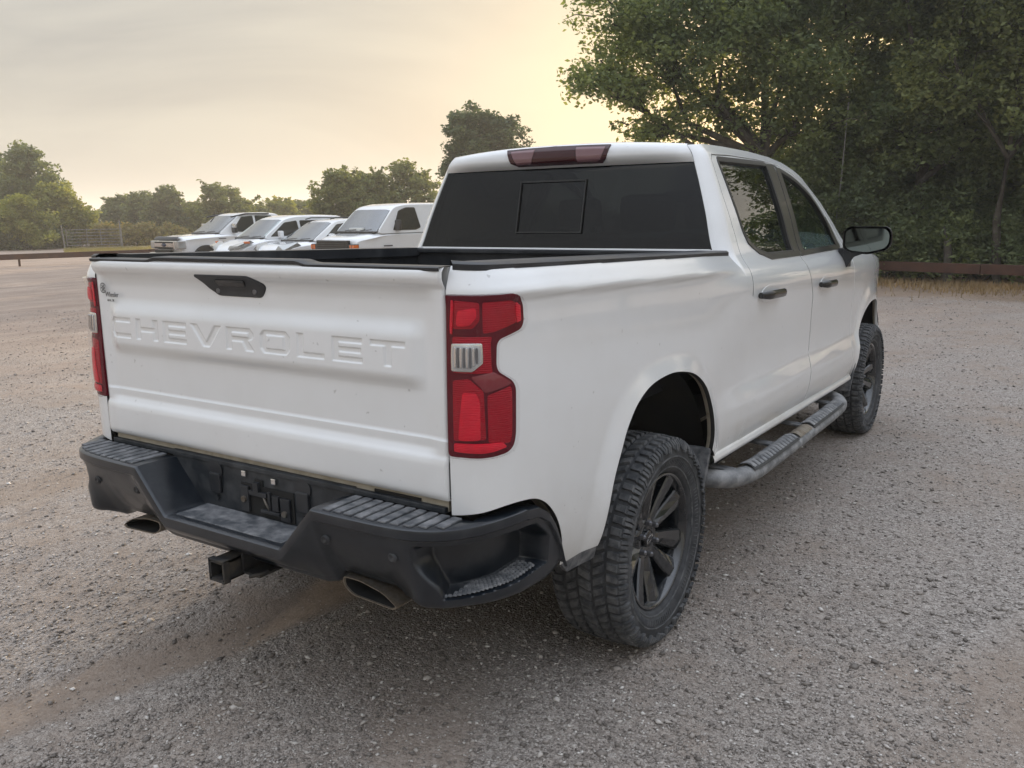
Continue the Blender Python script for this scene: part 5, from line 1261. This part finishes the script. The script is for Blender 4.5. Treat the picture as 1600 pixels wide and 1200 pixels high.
# crossover
def ex_suv(t, sp):
    o = [('grille', 'under', t, bb((-.55, -.03, .62), (.55, .08, .80), .04)), ('front_bumper', 'trim', t, bb((-.82, -.02, .28), (.82, .2, .44), .05)), ('grille_bar', 'chrome', t, bb((-.56, -.045, .70), (.56, -.01, .735), .01))]
    for sx in (1, -1):
        hp_ = [(sx*.52, .04, .80), (sx*.82, .12, .80), (sx*.90, .55, 1.00), (sx*.86, .55, 1.02), (sx*.60, .10, .93)]; h = MB(); h.add([(x, y-.03, z+.02) for x, y, z in hp_]+[(x, y+.10, z-.05) for x, y, z in hp_], [(0, 1, 2, 3, 4), (9, 8, 7, 6, 5)]+[(i, i+5, (i+1) % 5+5, (i+1) % 5) for i in range(5)]); o.append(('headlamp', 'head', t, h))
        q = MB(); q.tube([(sx*.66, 1.9, 1.69), (sx*.66, 2.1, 1.735), (sx*.66, 3.6, 1.72), (sx*.66, 3.8, 1.67)], .02, 6); o.append(('roof_rail', 'trim', t, q))
    return o
vehicle('parked_crossover', 'white crossover car with roof rails between the small van and the big van', 'car', -17.2, 15.7, dict(
    W=.93, zb=.30, low=[(.2, .30), (.0, .36), (-.02, .62), (.02, .80), (.25, .95), (.8, 1.03), (1.25, 1.06), (3.4, 1.09), (4.5, 1.05), (4.6, .6), (4.45, .36)],
    gh=(.88, .66, 1.03, 1.70), house=[(1.05, 1.03), (1.95, 1.60), (2.15, 1.66), (2.6, 1.70), (3.4, 1.68), (3.9, 1.61), (4.42, 1.06)], ws=((1.14, 1.075), (1.93, 1.59)),
    wins=[[(1.52, 1.12), (2.08, 1.53), (2.52, 1.58), (2.56, 1.13)], [(2.63, 1.13), (2.60, 1.585), (3.30, 1.57), (3.45, 1.15)], [(3.53, 1.16), (3.38, 1.56), (3.70, 1.53), (3.95, 1.20)]],
    mirror=(1.72, 1.17, .14, .18), axles=(.92, 3.65), tyre=.345, extra=ex_suv))
# big van: boxy nose, black grille with amber lamps
def ex_van(t, sp):
    g = bb((-.72, -.05, .86), (.72, .06, 1.12), .02); o = [('grille', 'trim', t, g)]
    for k in range(4): o.append(('grille_bar', 'under', t, bb((-.66, -.06, .885+k*.055), (.66, -.04, .910+k*.055), .004)))
    for sx in (1, -1):
        o.append(('headlamp', 'trim', t, bb((min(sx*.72, sx*.99), -.035, .86), (max(sx*.72, sx*.99), .14, 1.02), .015)))
        o.append(('turn_signal', 'amber', t, bb((min(sx*.80, sx*1.0), -.045, .875), (max(sx*.80, sx*1.0), .12, 1.0), .01)))
        o.append(('lamp_divider', 'trim', t, bb((min(sx*.885, sx*.905), -.05, .87), (max(sx*.885, sx*.905), .05, 1.005), .004)))
        o.append(('belt_badge', 'trim', t, bb((min(sx*.985, sx*1.003), 1.0, .93), (max(sx*.985, sx*1.003), 1.30, .96), .004)))
    o.append(('front_bumper', 'chrome', t, bb((-1.0, -.12, .48), (1.0, .1, .70), .04)))
    o.append(('dash_paper', 'paper', t, bb((-.30, .80, 1.36), (.34, .86, 1.44), .01)))
    return o
MAT['paper'] = simple('white_paper', (.7, .72, .7), .7)
vehicle('parked_full_size_van', 'large white van with black grille and amber lamps, right beside the foreground truck cab', 'van', -14.25, 15.6, dict(
    W=1.01, zb=.48, low=[(.25, .48), (.02, .55), (.0, .85), (.02, 1.14), (.16, 1.20), (.6, 1.26), (.95, 1.32), (1.3, 1.34), (5.7, 1.36), (5.75, .7), (5.6, .5)],
    gh=(.985, .82, 1.28, 2.12), house=[(.78, 1.28), (1.42, 1.94), (1.56, 2.04), (1.9, 2.105), (2.4, 2.12), (5.4, 2.12), (5.66, 2.0), (5.74, 1.32)], ws=((.84, 1.335), (1.41, 1.93)),
    wins=[[(1.36, 1.36), (1.66, 1.90), (1.95, 1.99), (2.28, 1.99), (2.40, 1.42), (2.2, 1.36)]],
    mirror=(1.50, 1.50, .12, .30), mirror_mat='trim', axles=(.88, 4.4), tyre=.37, extra=ex_van))

# ================================================================== TREES AND SHRUBS
def leaf_cards(P, size, up=.5, elong=1.7, seed=0):
    """one folded leaf (two triangles) per point"""
    g = np.random.default_rng(seed); n = len(P)
    a = g.normal(size=(n, 3)); a[:, 2] *= .6; a /= np.linalg.norm(a, axis=1, keepdims=True)
    b = g.normal(size=(n, 3)); b[:, 2] += up*0; b = np.cross(a, b); b /= np.linalg.norm(b, axis=1, keepdims=True)
    c = np.cross(a, b)
    s = size*g.uniform(.45, 1.5, n)[:, None]
    L = a*s*elong*.5; W = b*s*.5; H = c*s*.12
    V = np.stack([P-L, P+W*.9+H, P+L, P-W*.9+H], 1).reshape(-1, 3)
    i = np.arange(n)*4
    return V, np.concatenate([np.stack([i, i+1, i+2], 1), np.stack([i, i+2, i+3], 1)])
def tree(name, label, base, trunk_h, blobs, nclump, nleaf, leaf, mat, group, spread=.28, trunk_r=.16, bark='bark', seed=0, cat='tree', droop=0.0, lean=(0, 0), shell=.55, wisps=0, stems=1):
    """trunk, limbs to each lobe, twigs to each leaf clump; leaf-sized faces gathered in clumps with gaps between them"""
    g = np.random.default_rng(seed); t = empty(name, base, 0, label, cat, group)
    B = np.array([q[:3] for q in blobs], float); Rr = np.array([q[3:6] if len(q) == 6 else (q[3],)*3 for q in blobs], float)
    vol = Rr.prod(1)**(2/3); pick = g.choice(len(B), nclump, p=vol/vol.sum())
    d = g.normal(size=(nclump, 3)); d /= np.linalg.norm(d, axis=1, keepdims=True)
    r = shell+(1-shell)*g.random(nclump)**.6; r = np.where(g.random(nclump) < .25, g.random(nclump)**.5*shell, r)
    C = B[pick]+d*r[:, None]*Rr[pick]*(1+.16*np.sin(d[:, :1]*5+d[:, 1:2]*7+pick[:, None]))
    C = C[C[:, 2] > .15]; 
    cs = spread*g.uniform(.55, 1.35, len(C)); k = np.maximum(3, (nleaf/len(C)*(cs/spread)**1.5)).astype(int)
    idx = np.repeat(np.arange(len(C)), k); off = g.normal(size=(len(idx), 3)); off /= np.linalg.norm(off, axis=1, keepdims=True); off *= (g.random(len(idx))**.45)[:, None]
    off[:, 2] *= .75
    P = C[idx]+off*cs[idx][:, None]*1.6; P[:, 2] -= droop*g.random(len(P))*cs[idx]
    m = MB(); bk = MAT[bark]; top = max(q[2] for q in blobs)
    hub = np.array([lean[0], lean[1], trunk_h])
    for s in range(stems):
        q0 = np.array([0, 0, -.15])+(g.normal(size=3)*[.35, .35, 0] if s else 0); q1 = hub+(g.normal(size=3)*[.5, .5, .4] if s else 0); md = (q0+q1)/2+g.normal(size=3)*.08*trunk_h*.5*np.array([1, 1, 0])
        rr_ = trunk_r*(1 if s == 0 else .6); m.tube([q0, q0+(md-q0)*.15, md, q1], [rr_*1.5, rr_*1.05, rr_*.85, rr_*.65], 10)
    for j, (b_, R_) in enumerate(zip(B, Rr)):
        md = hub*.5+b_*.5+g.normal(size=3)*.10*np.linalg.norm(b_-hub); md[2] -= .06*np.linalg.norm(b_-hub)
        m.tube([hub*.97+np.array([0, 0, -.1]), md, b_], [trunk_r*.55, trunk_r*.34, trunk_r*.12], 7)
        near = np.where(pick[:len(C)] == j)[0] if len(pick) == len(C) else []
        for q in (near[:14] if len(near) else []):
            md2 = b_*.45+C[q]*.55+g.normal(size=3)*.12; m.tube([md*.4+b_*.6, md2, C[q]], [trunk_r*.16, trunk_r*.09, .006], 5, cap=False)
    tips = []
    for w in range(wisps):
        j = g.integers(len(B)); dd = g.normal(size=3); dd[2] = abs(dd[2])*.6; dd /= np.linalg.norm(dd); p0 = B[j]+dd*Rr[j]*.8; L = g.uniform(.35, .9)*Rr[j].mean(); p1 = p0+dd*L*.6+np.array([0, 0, .05]); p2 = p0+dd*L+np.array([0, 0, -.1*L])
        m.tube([p0, p1, p2], [.02, .012, .005], 5, cap=False); kk = int(18+L*22); tt = g.random(kk)[:, None]; tips.append(p0*(1-tt)**2+2*p1*tt*(1-tt)+p2*tt**2+g.normal(size=(kk, 3))*.07)
    if tips: P = np.concatenate([P]+tips)
    m.build('trunk', bk, t, fixn=False)
    V, Fq = leaf_cards(P, leaf, seed=seed+1)
    link('crown', fast_mesh('crown', V, Fq), MAT[mat], t)
    return t
GR = 'big broadleaf trees behind the right fence'
def W(px, D, dz=0):                                             # ground spot
    q = at(px, D); return (q.x, q.y, q.z+dz)
fr2 = Vector((_r.x, _r.y, 0)).normalized(); ff2 = Vector((_f.x, _f.y, 0)).normalized()
def bl(lst):
    """lobes given as (across, away, up, radii...) in the ground frame of the viewpoint's bearing"""
    out = []
    for q in lst:
        v = fr2*q[0]+ff2*q[1]; out.append((v.x, v.y, q[2])+tuple(q[3:]))
    return out
# the tree whose limb reaches out over the roof of the cab
tree('elm_tree', 'big elm reaching a leafy limb out over the cab roof, leftmost of the large trees', W(1180, 22.5), 3.2, bl([(-1.0, 0, 6.2, 1.8, 1.6, 1.5), (-2.6, -.4, 5.3, 1.5, 1.3, 1.0), (-3.9, -.6, 4.7, 1.0, 1.0, .8), (-3.3, -.3, 6.3, 1.2, 1.2, .9), (-1.9, .2, 7.6, 1.6, 1.5, 1.3), (.6, .3, 7.4, 1.8, 1.6, 1.6), (.5, 0, 5.2, 1.5, 1.4, 1.3), (-2.9, -.5, 3.75, .75, .7, .6), (-1.0, .2, 4.3, 1.2, 1.1, .8), (.8, .3, 3.6, 1.2, 1.2, 1.0)]), 620, 74000, .066, 'leaf_big', GR, .30, .20, seed=3, wisps=30)
tree('elm_tree', 'tall broadleaf tree above the right side of the cab, between its larger neighbours', W(1290, 24.5), 3.0, bl([(0, 0, 6.5, 2.2, 1.8, 2.2), (-1.2, .3, 8.4, 1.7, 1.6, 1.5), (1.4, -.2, 8.2, 1.9, 1.6, 1.6), (-.5, -.5, 4.0, 1.4, 1.2, 1.1), (1.2, -.4, 4.6, 1.6, 1.3, 1.3)]), 420, 46000, .072, 'leaf_dark', GR, .32, .18, seed=4, wisps=6)
tree('elm_tree', 'dense broadleaf tree behind the door mirror of the foreground truck', W(1415, 22.8), 2.6, bl([(0, 0, 6.0, 2.1, 1.6, 2.0), (-.9, .2, 8.3, 1.9, 1.6, 1.6), (1.3, .0, 7.8, 1.9, 1.6, 1.7), (-.8, -.5, 3.6, 1.3, 1.0, 1.1), (1.0, -.6, 3.6, 1.5, 1.1, 1.2)]), 440, 50000, .068, 'leaf_big', GR, .30, .17, seed=5, wisps=4)
tree('elm_tree', 'broadleaf tree with a visible grey trunk near the right edge', W(1543, 20.6), 3.0, bl([(.2, .2, 6.2, 2.0, 1.6, 1.7), (-.9, .4, 7.8, 1.8, 1.5, 1.5), (1.5, .2, 7.4, 1.8, 1.6, 1.7), (-1.2, .5, 4.6, 1.2, 1.0, .9), (1.3, .3, 4.6, 1.4, 1.1, 1.0), (.2, -.2, 4.5, 1.0, .8, .6)]), 430, 52000, .066, 'leaf_mid', GR, .30, .10, 'bark', seed=6, wisps=4)
tree('elm_tree', 'broad leafy tree cut off by the right edge', W(1700, 19.8), 2.8, bl([(0, 0, 5.8, 2.1, 1.8, 2.0), (-.8, .2, 7.8, 1.8, 1.5, 1.5), (1.4, .1, 7.2, 1.8, 1.6, 1.7), (-1.1, .3, 3.6, 1.3, 1.1, 1.2)]), 300, 26000, .075, 'leaf_mid', GR, .32, .16, seed=7)
tree('elm_tree', 'background broadleaf tree filling the gap behind the mirror trees', W(1530, 27.5), 3.0, bl([(-2.2, 0, 5.5, 2.0, 1.5, 2.4), (.3, 0, 6.5, 2.2, 1.5, 2.5), (2.6, 0, 5.6, 2.0, 1.5, 2.4), (-1.0, 0, 8.8, 2.0, 1.5, 1.4), (1.8, 0, 8.8, 2.0, 1.5, 1.4)]), 360, 26000, .11, 'leaf_dark', GR, .40, .2, seed=8)
tree('elm_tree', 'background broadleaf tree filling the gap above the cab windows', W(1260, 29), 3.0, bl([(-2.6, 0, 2.2, 2.0, 1.2, 1.6), (.0, 0, 2.4, 2.2, 1.2, 1.7), (2.4, 0, 2.2, 2.0, 1.2, 1.6), (-1.6, 0, 8.2, 1.6, 1.5, 1.2), (1.6, 0, 8.4, 1.6, 1.5, 1.2)]), 360, 26000, .12, 'leaf_dark', GR, .42, .2, seed=9)
tree('elm_tree', 'background broadleaf tree filling the gap at the right edge', W(1640, 25), 3.0, bl([(-2.4, 0, 3.4, 1.9, 1.2, 2.4), (.0, 0, 3.8, 2.0, 1.2, 2.6), (2.2, 0, 3.4, 1.9, 1.2, 2.4), (-1.4, 0, 7.0, 2.0, 1.5, 1.6), (1.4, 0, 7.0, 2.0, 1.5, 1.6)]), 340, 24000, .115, 'leaf_dark', GR, .42, .2, seed=10)
# more of the same row beyond the right of the view (the cab's windows mirror them)
for i, (x, y, s) in enumerate(((4.0, 21.2, .78), (7.4, 20.3, .62), (10.2, 18.5, .78), (15.5, 17.0, .8), (20.0, 13.5, .9), (23.5, 8.0, 1.0))):
    tree('elm_tree', ['first', 'second', 'third', 'fourth', 'fifth', 'sixth'][i]+' tree of the same row past the right edge of the view', (x, y, -.15), 2.4*s, [(0, 0, 4.6*s, 2.2*s, 2.0*s, 1.9*s), (-1.3*s, .3, 5.8*s, 1.5*s, 1.4*s, 1.2*s), (1.4*s, -.2, 5.4*s, 1.6*s, 1.5*s, 1.4*s), (0, 0, 2.6*s, 1.9*s, 1.7*s, 1.3*s)], 170, 9000, .13, 'leaf_big', GR, .42, .17, seed=20+i)
# hedge of shrubs under those trees
HG = 'shrubs growing along the right fence'
HB = [(1130, 23.6, 3.3, 'leaf_dark'), (1200, 23.2, 3.0, 'leaf_dark'), (1262, 22.8, 3.4, 'leaf_big'), (1330, 22.2, 2.9, 'leaf_dark'), (1372, 22.0, 2.3, 'leaf_big'), (1430, 21.8, 2.2, 'leaf_big'), (1492, 22.2, 2.5, 'leaf_dark'), (1560, 22.3, 2.2, 'leaf_big'), (1600, 20.6, 1.7, 'leaf_big'), (1650, 20.4, 2.4, 'leaf_dark'), (1760, 19.8, 2.6, 'leaf_big'), (1060, 24.4, 2.4, 'leaf_dark'), (980, 25.4, 2.2, 'leaf_dark'), (900, 26.4, 1.9, 'leaf_dark')]
HL = ['tall dark shrub right of the roof light, under the elm limb', 'dark shrub behind the cab beneath the elm', 'bright leaved shrub just right of the windscreen pillar', 'dark shrub right behind the thin pale pole', 'low shrub directly behind the door mirror', 'low green shrub right of the door mirror, over the rail', 'dark shrub between the mirror and the grey trunk', 'green shrub at the foot of the grey trunk', 'small shrub at the right edge, over the rail', 'shrub beyond the right edge of the view', 'shrub farther beyond the right edge of the view', 'dark shrub behind the rear window glass', 'shrub hidden behind the cab roof', 'shrub behind the left part of the cab']
for i, ((px, D, h, mt), lab) in enumerate(zip(HB, HL)):
    w = 1.25; tree('shrub', lab, W(px, D), .5, bl([(0, 0, h*.55, w, .8, h*.45), (-.6, -.1, h*.36, .8, .7, h*.34), (.6, -.15, h*.34, .8, .7, h*.33), (0, -.2, .5, 1.0, .6, .5)]), 120, 8500, .062, mt, HG, .24, .035, seed=40+i, cat='shrub', shell=.6, stems=3)
TB = [(1235, 25.6, 4.6), (1310, 25.0, 4.9), (1375, 24.6, 4.7), (1440, 24.4, 4.9), (1505, 24.0, 4.6), (1570, 23.4, 4.8), (1635, 22.8, 4.6)]
TLB = ['tall leafy thicket tree behind the windscreen pillar', 'tall leafy thicket tree behind the thin pale pole', 'tall leafy thicket tree over the door mirror', 'tall leafy thicket tree right of the mirror', 'tall leafy thicket tree left of the grey trunk', 'tall leafy thicket tree right of the grey trunk', 'tall leafy thicket tree cut off by the right edge']
for i, ((px, D, h), lab) in enumerate(zip(TB, TLB)):
    tree('thicket_tree', lab, W(px, D), 1.2, bl([(0, 0, h*.62, 1.15, .7, h*.34), (-.5, .1, h*.36, 1.0, .6, h*.30), (.5, .1, h*.36, 1.0, .6, h*.30), (0, 0, h*.16, 1.1, .6, h*.16)]), 170, 11000, .085, ['leaf_big', 'leaf_dark', 'leaf_mid'][i % 3], HG, .30, .05, seed=140+i, shell=.5, stems=2)
m = MB(); c = W(1464, 21.0); e = empty('dead_stump', c, 0, 'pale broken tree stump among the shrubs right of the mirror', 'tree stump'); m.tube([(0, 0, -.1), (.02, 0, .55), (-.03, .02, 1.02)], [.12, .095, .075], 9); m.build('trunk', MAT['bark_pale'], e); m = MB(); m.tube([(-.03, .02, .95), (-.10, .02, 1.2), (-.12, 0, 1.32)], [.05, .03, .012], 6); m.build('snag', MAT['bark_pale'], e)
# juniper behind the cab
tree('juniper_tree', 'dark dense juniper rising behind the cab roof', W(768, 45), 2.0, bl([(0, 0, 3.2, 2.2, 2.0, 2.0), (-.9, 0, 5.1, 1.25, 1.2, 1.5), (.7, .1, 4.9, 1.45, 1.3, 1.4), (-.6, 0, 6.35, .65, .6, .75), (.3, 0, 5.9, .8, .7, .8), (1.6, 0, 4.2, .95, .9, .9), (-1.55, 0, 4.1, .75, .8, .9), (.9, 0, 5.9, .45, .45, .6)]), 420, 34000, .11, 'leaf_juniper', None, .26, .2, seed=60, wisps=10, shell=.5)
# trees behind the parked vehicles
GM = 'trees beyond the parked vehicles'
for i, (px, D, h, w, mt, lab) in enumerate(((545, 50, 4.4, 1.6, 'leaf_mid', 'round leafy tree above the small van and crossover, open at its left edge'), (592, 51.5, 4.35, 1.6, 'leaf_mid', 'leafy tree above the windscreen of the big van'), (650, 53, 4.85, 1.7, 'leaf_mid', 'leafy tree partly hidden by the foreground cab'), (368, 66, 4.3, 2.4, 'leaf_mid', 'bushy tree right above the leftmost pickup cab'), (452, 76, 3.25, 1.9, 'leaf_yellow', 'small pale tree between the bushy tree and the van trees'), (492, 80, 3.1, 1.9, 'leaf_mid', 'low far tree left of the round leafy tree'), (215, 74, 3.7, 1.7, 'leaf_dark', 'dark small tree left of the dark pair, above the weeds'), (248, 73, 3.9, 1.6, 'leaf_dark', 'dark pointed tree in the middle of the far group at left'), (282, 71, 4.2, 1.7, 'leaf_dark', 'tallest dark tree of the far group left of the pickup'), (318, 72, 3.0, 1.6, 'leaf_mid', 'low leafy tree behind the bonnet of the leftmost pickup'), (412, 72, 3.0, 2.0, 'leaf_mid', 'low spreading tree behind the roof of the small van'))):
    tree('far_tree', lab, W(px, D), h*.35, bl([(0, 0, h*.60, w*.8, w*.7, h*.34), (-w*.55, 0, h*.50, w*.55, w*.5, h*.30), (w*.55, 0, h*.48, w*.55, w*.5, h*.30), (-w*.2, 0, h*.82, w*.38, w*.38, h*.17), (w*.3, 0, h*.80, w*.36, w*.36, h*.16), (0, -.2, h*.22, w*.8, w*.5, h*.2)]), 150, 9000, .10+.0007*D, mt, GM, .26, .10, seed=80+i, wisps=22, shell=.42)
# the far left clump
GL = 'trees and bushes at the far left'
tree('far_tree', 'tall dark tree with a rounded top at the far left', W(78, 60), 2.4, bl([(.1, 0, 4.6, 1.7, 1.5, 1.5), (-1.0, 0, 3.2, 1.8, 1.5, 1.4), (1.3, 0, 3.5, 1.4, 1.2, 1.2), (0, 0, 5.9, 1.0, .9, .7), (2.0, 0, 2.5, 1.0, 1.0, .9), (-.3, -.3, 1.6, 2.2, 1.2, 1.2)]), 330, 24000, .14, 'leaf_dark', GL, .34, .18, seed=101, wisps=20)
tree('far_tree', 'thin open crowned tree left of the tall dark one', W(36, 62), 2.8, bl([(0, 0, 5.3, 1.1, 1.0, .9), (-.7, 0, 4.2, 1.2, 1.0, .9), (.7, 0, 4.4, 1.0, 1.0, .8), (0, 0, 3.0, 1.6, 1.2, 1.2)]), 130, 7000, .13, 'leaf_dark', GL, .30, .12, seed=102, wisps=10)
tree('far_tree', 'dark tree cut off by the left edge', W(-12, 60), 2.4, bl([(0, 0, 4.4, 1.6, 1.4, 1.3), (-.8, 0, 3.0, 1.8, 1.5, 1.4), (.9, 0, 2.9, 1.4, 1.2, 1.2), (.2, 0, 1.4, 2.0, 1.2, 1.1)]), 240, 16000, .14, 'leaf_dark', GL, .34, .16, seed=103, wisps=4)
tree('bush', 'yellow green bush at the far left, the nearer and rounder one', W(62, 55), .6, bl([(0, 0, 1.9, 1.5, 1.1, 1.3), (-1.1, 0, 1.3, 1.1, .9, 1.0), (1.1, 0, 1.3, 1.0, .9, 1.0), (.3, 0, 2.7, .8, .7, .6)]), 170, 13000, .12, 'leaf_yellow', GL, .28, .05, seed=104, cat='bush', wisps=6, stems=3)
tree('bush', 'feathery yellow green bush left of the field gate', W(122, 58), .7, bl([(0, 0, 2.5, 1.4, 1.0, 1.4), (.9, 0, 1.9, 1.1, .9, 1.2), (-.7, 0, 3.3, .8, .7, .7), (.3, 0, 3.6, .7, .6, .6), (1.6, 0, 2.2, .6, .6, .6)]), 190, 14000, .12, 'leaf_yellow', GL, .28, .05, seed=105, cat='bush', wisps=12, stems=3)
tree('bush', 'dark low bush at the left edge, under the cut off tree', W(14, 55), .5, bl([(0, 0, 1.2, 1.4, .9, 1.0), (-1.2, 0, 1.1, 1.2, .9, .9), (1.0, 0, .9, 1.0, .8, .8)]), 120, 8000, .12, 'leaf_dark', GL, .28, .05, seed=106, cat='bush', stems=3)
for i, (px, D, lab) in enumerate(((-20, 56.5, 'dark undergrowth at the very left edge'), (40, 57.5, 'dark undergrowth behind the rounder yellow green bush'), (95, 57.5, 'dark undergrowth between the two yellow green bushes'))):
    tree('bush', lab, W(px, D), .4, bl([(0, 0, .8, 1.7, .7, .85), (-1.2, 0, .7, 1.1, .7, .75), (1.2, 0, .7, 1.1, .7, .75)]), 120, 8000, .13, 'leaf_dark', GL, .28, .05, seed=160+i, cat='bush', stems=3)
WG = 'dry weeds behind the field gate'
for i, px in enumerate((150, 178, 205, 236, 262, 290)):
    tree('weed_clump', ['brownish weeds behind the left half of the field gate', 'brownish weeds behind the middle of the field gate', 'brownish weeds at the right end of the field gate', 'dry weeds just right of the taller gate post', 'dry weeds between the gate post and the pickup', 'dry weeds behind the bonnet of the leftmost pickup'][i], W(px, 60), .3, bl([(0, 0, .75, 1.0, .8, .75), (.6, 0, .6, .9, .7, .6), (-.6, 0, .6, .9, .7, .65)]), 60, 3600, .11, 'weed', WG, .25, .02, seed=120+i, cat='weeds', stems=3)
# hills of far vegetation closing the horizon on the left and behind the vehicles
def far_wood():
    g = np.random.default_rng(9); P = []
    for px in range(-500, 900, 9):
        D = g.uniform(92, 120); q = at(px, D); h = g.uniform(2.0, 3.2)
        n = 170; v = g.normal(size=(n, 3)); v /= np.linalg.norm(v, axis=1, keepdims=True); v *= (g.random(n)**.4)[:, None]*np.array([1.6, 1.6, h*.6]); v[:, 2] += h*.5
        P.append(v+np.array(q))
    for k in range(420):                          # and on round the rest of the lot, behind and to the right of the viewpoint
        a = math.pi*(-.02+1.56*k/420); D = g.uniform(95, 125); q = np.array([D*math.sin(a), D*math.cos(a), -.15]); h = g.uniform(2.4, 4.2); n = 85
        v = g.normal(size=(n, 3)); v /= np.linalg.norm(v, axis=1, keepdims=True); v *= (g.random(n)**.4)[:, None]*np.array([2.0, 2.0, h*.6]); v[:, 2] += h*.5; P.append(v+q)
    P = np.concatenate(P); P = P[P[:, 2] > -.2]; V, Fq = leaf_cards(P, .34, seed=33)
    tag(link('far_woodland', fast_mesh('far_woodland', V, Fq), MAT['leaf_mid']), 'low far line of woodland along the horizon', kind='stuff')
far_wood()
# dry grass along the right fence, green-yellow verge by the gate
def blades(name, pts, h, mat, label, seed):
    g = np.random.default_rng(seed); n = len(pts); P = np.array(pts); a = g.uniform(0, 2*np.pi, n); ln = g.uniform(.1, .9, n)*h; hh = h*g.uniform(.3, 1.1, n)
    w = .006+.006*g.random(n); d = np.stack([np.cos(a), np.sin(a), 0*a], 1); s = np.stack([-np.sin(a), np.cos(a), 0*a], 1)
    top = P+d*ln[:, None]*.9; top[:, 2] += hh
    V = np.stack([P-s*w[:, None], P+s*w[:, None], top], 1).reshape(-1, 3); i = np.arange(n)*3
    tag(link(name, fast_mesh(name, V, np.stack([i, i+1, i+2], 1)), MAT[mat]), label, kind='stuff')
g = np.random.default_rng(17); pts = []
ua = np.array([45.0, -13.05]); ua /= np.linalg.norm(ua); na = np.array([-ua[1], ua[0]])
for k in range(30000):
    s = g.uniform(14, 47); off = -abs(g.normal(0, 1.3))+.3; cl_ = math.sin(s*1.7)+math.sin(s*.63+2)+math.sin(off*2.2+s)
    if g.random() > .30+.25*cl_ and off < -.4: continue
    q = np.array([-28.5, 28.3])+ua*s+na*off; pts.append((q[0], q[1], float(ground_z(*q))))
blades('dry_grass', pts, .17, 'straw', 'dry straw coloured grass at the foot of the right rail fence', 3)
pts = []
for k in range(16000):
    px = g.uniform(125, 300); D = g.uniform(46.5, 54.5)+ (px-180)*.01; q = at(px, D); pts.append(tuple(q))
blades('verge_grass', pts, .22, 'grass', 'yellow green grass verge in front of the field gate', 4)

# the thin evening haze that lifts the far trees
bm = bmesh.new(); bmesh.ops.create_cube(bm, size=1)
for v in bm.verts: v.co = Vector((v.co.x*3300+1.2, v.co.y*3300+.3, 6.0+v.co.z*16.0))
hm = bpy.data.meshes.new('haze'); bm.to_mesh(hm); bm.free()
m = bpy.data.materials.new('haze_air'); m.use_nodes = True; nt = m.node_tree; nt.nodes.clear(); o_ = nt.nodes.new('ShaderNodeOutputMaterial'); v_ = nt.nodes.new('ShaderNodeVolumePrincipled')
v_.inputs['Color'].default_value = (.95, .93, .88, 1); v_.inputs['Density'].default_value = HAZE; v_.inputs['Anisotropy'].default_value = .35
nt.links.new(v_.outputs[0], o_.inputs['Volume'])
tag(link('haze', hm, m), 'thin warm evening haze over the whole lot', kind='stuff')
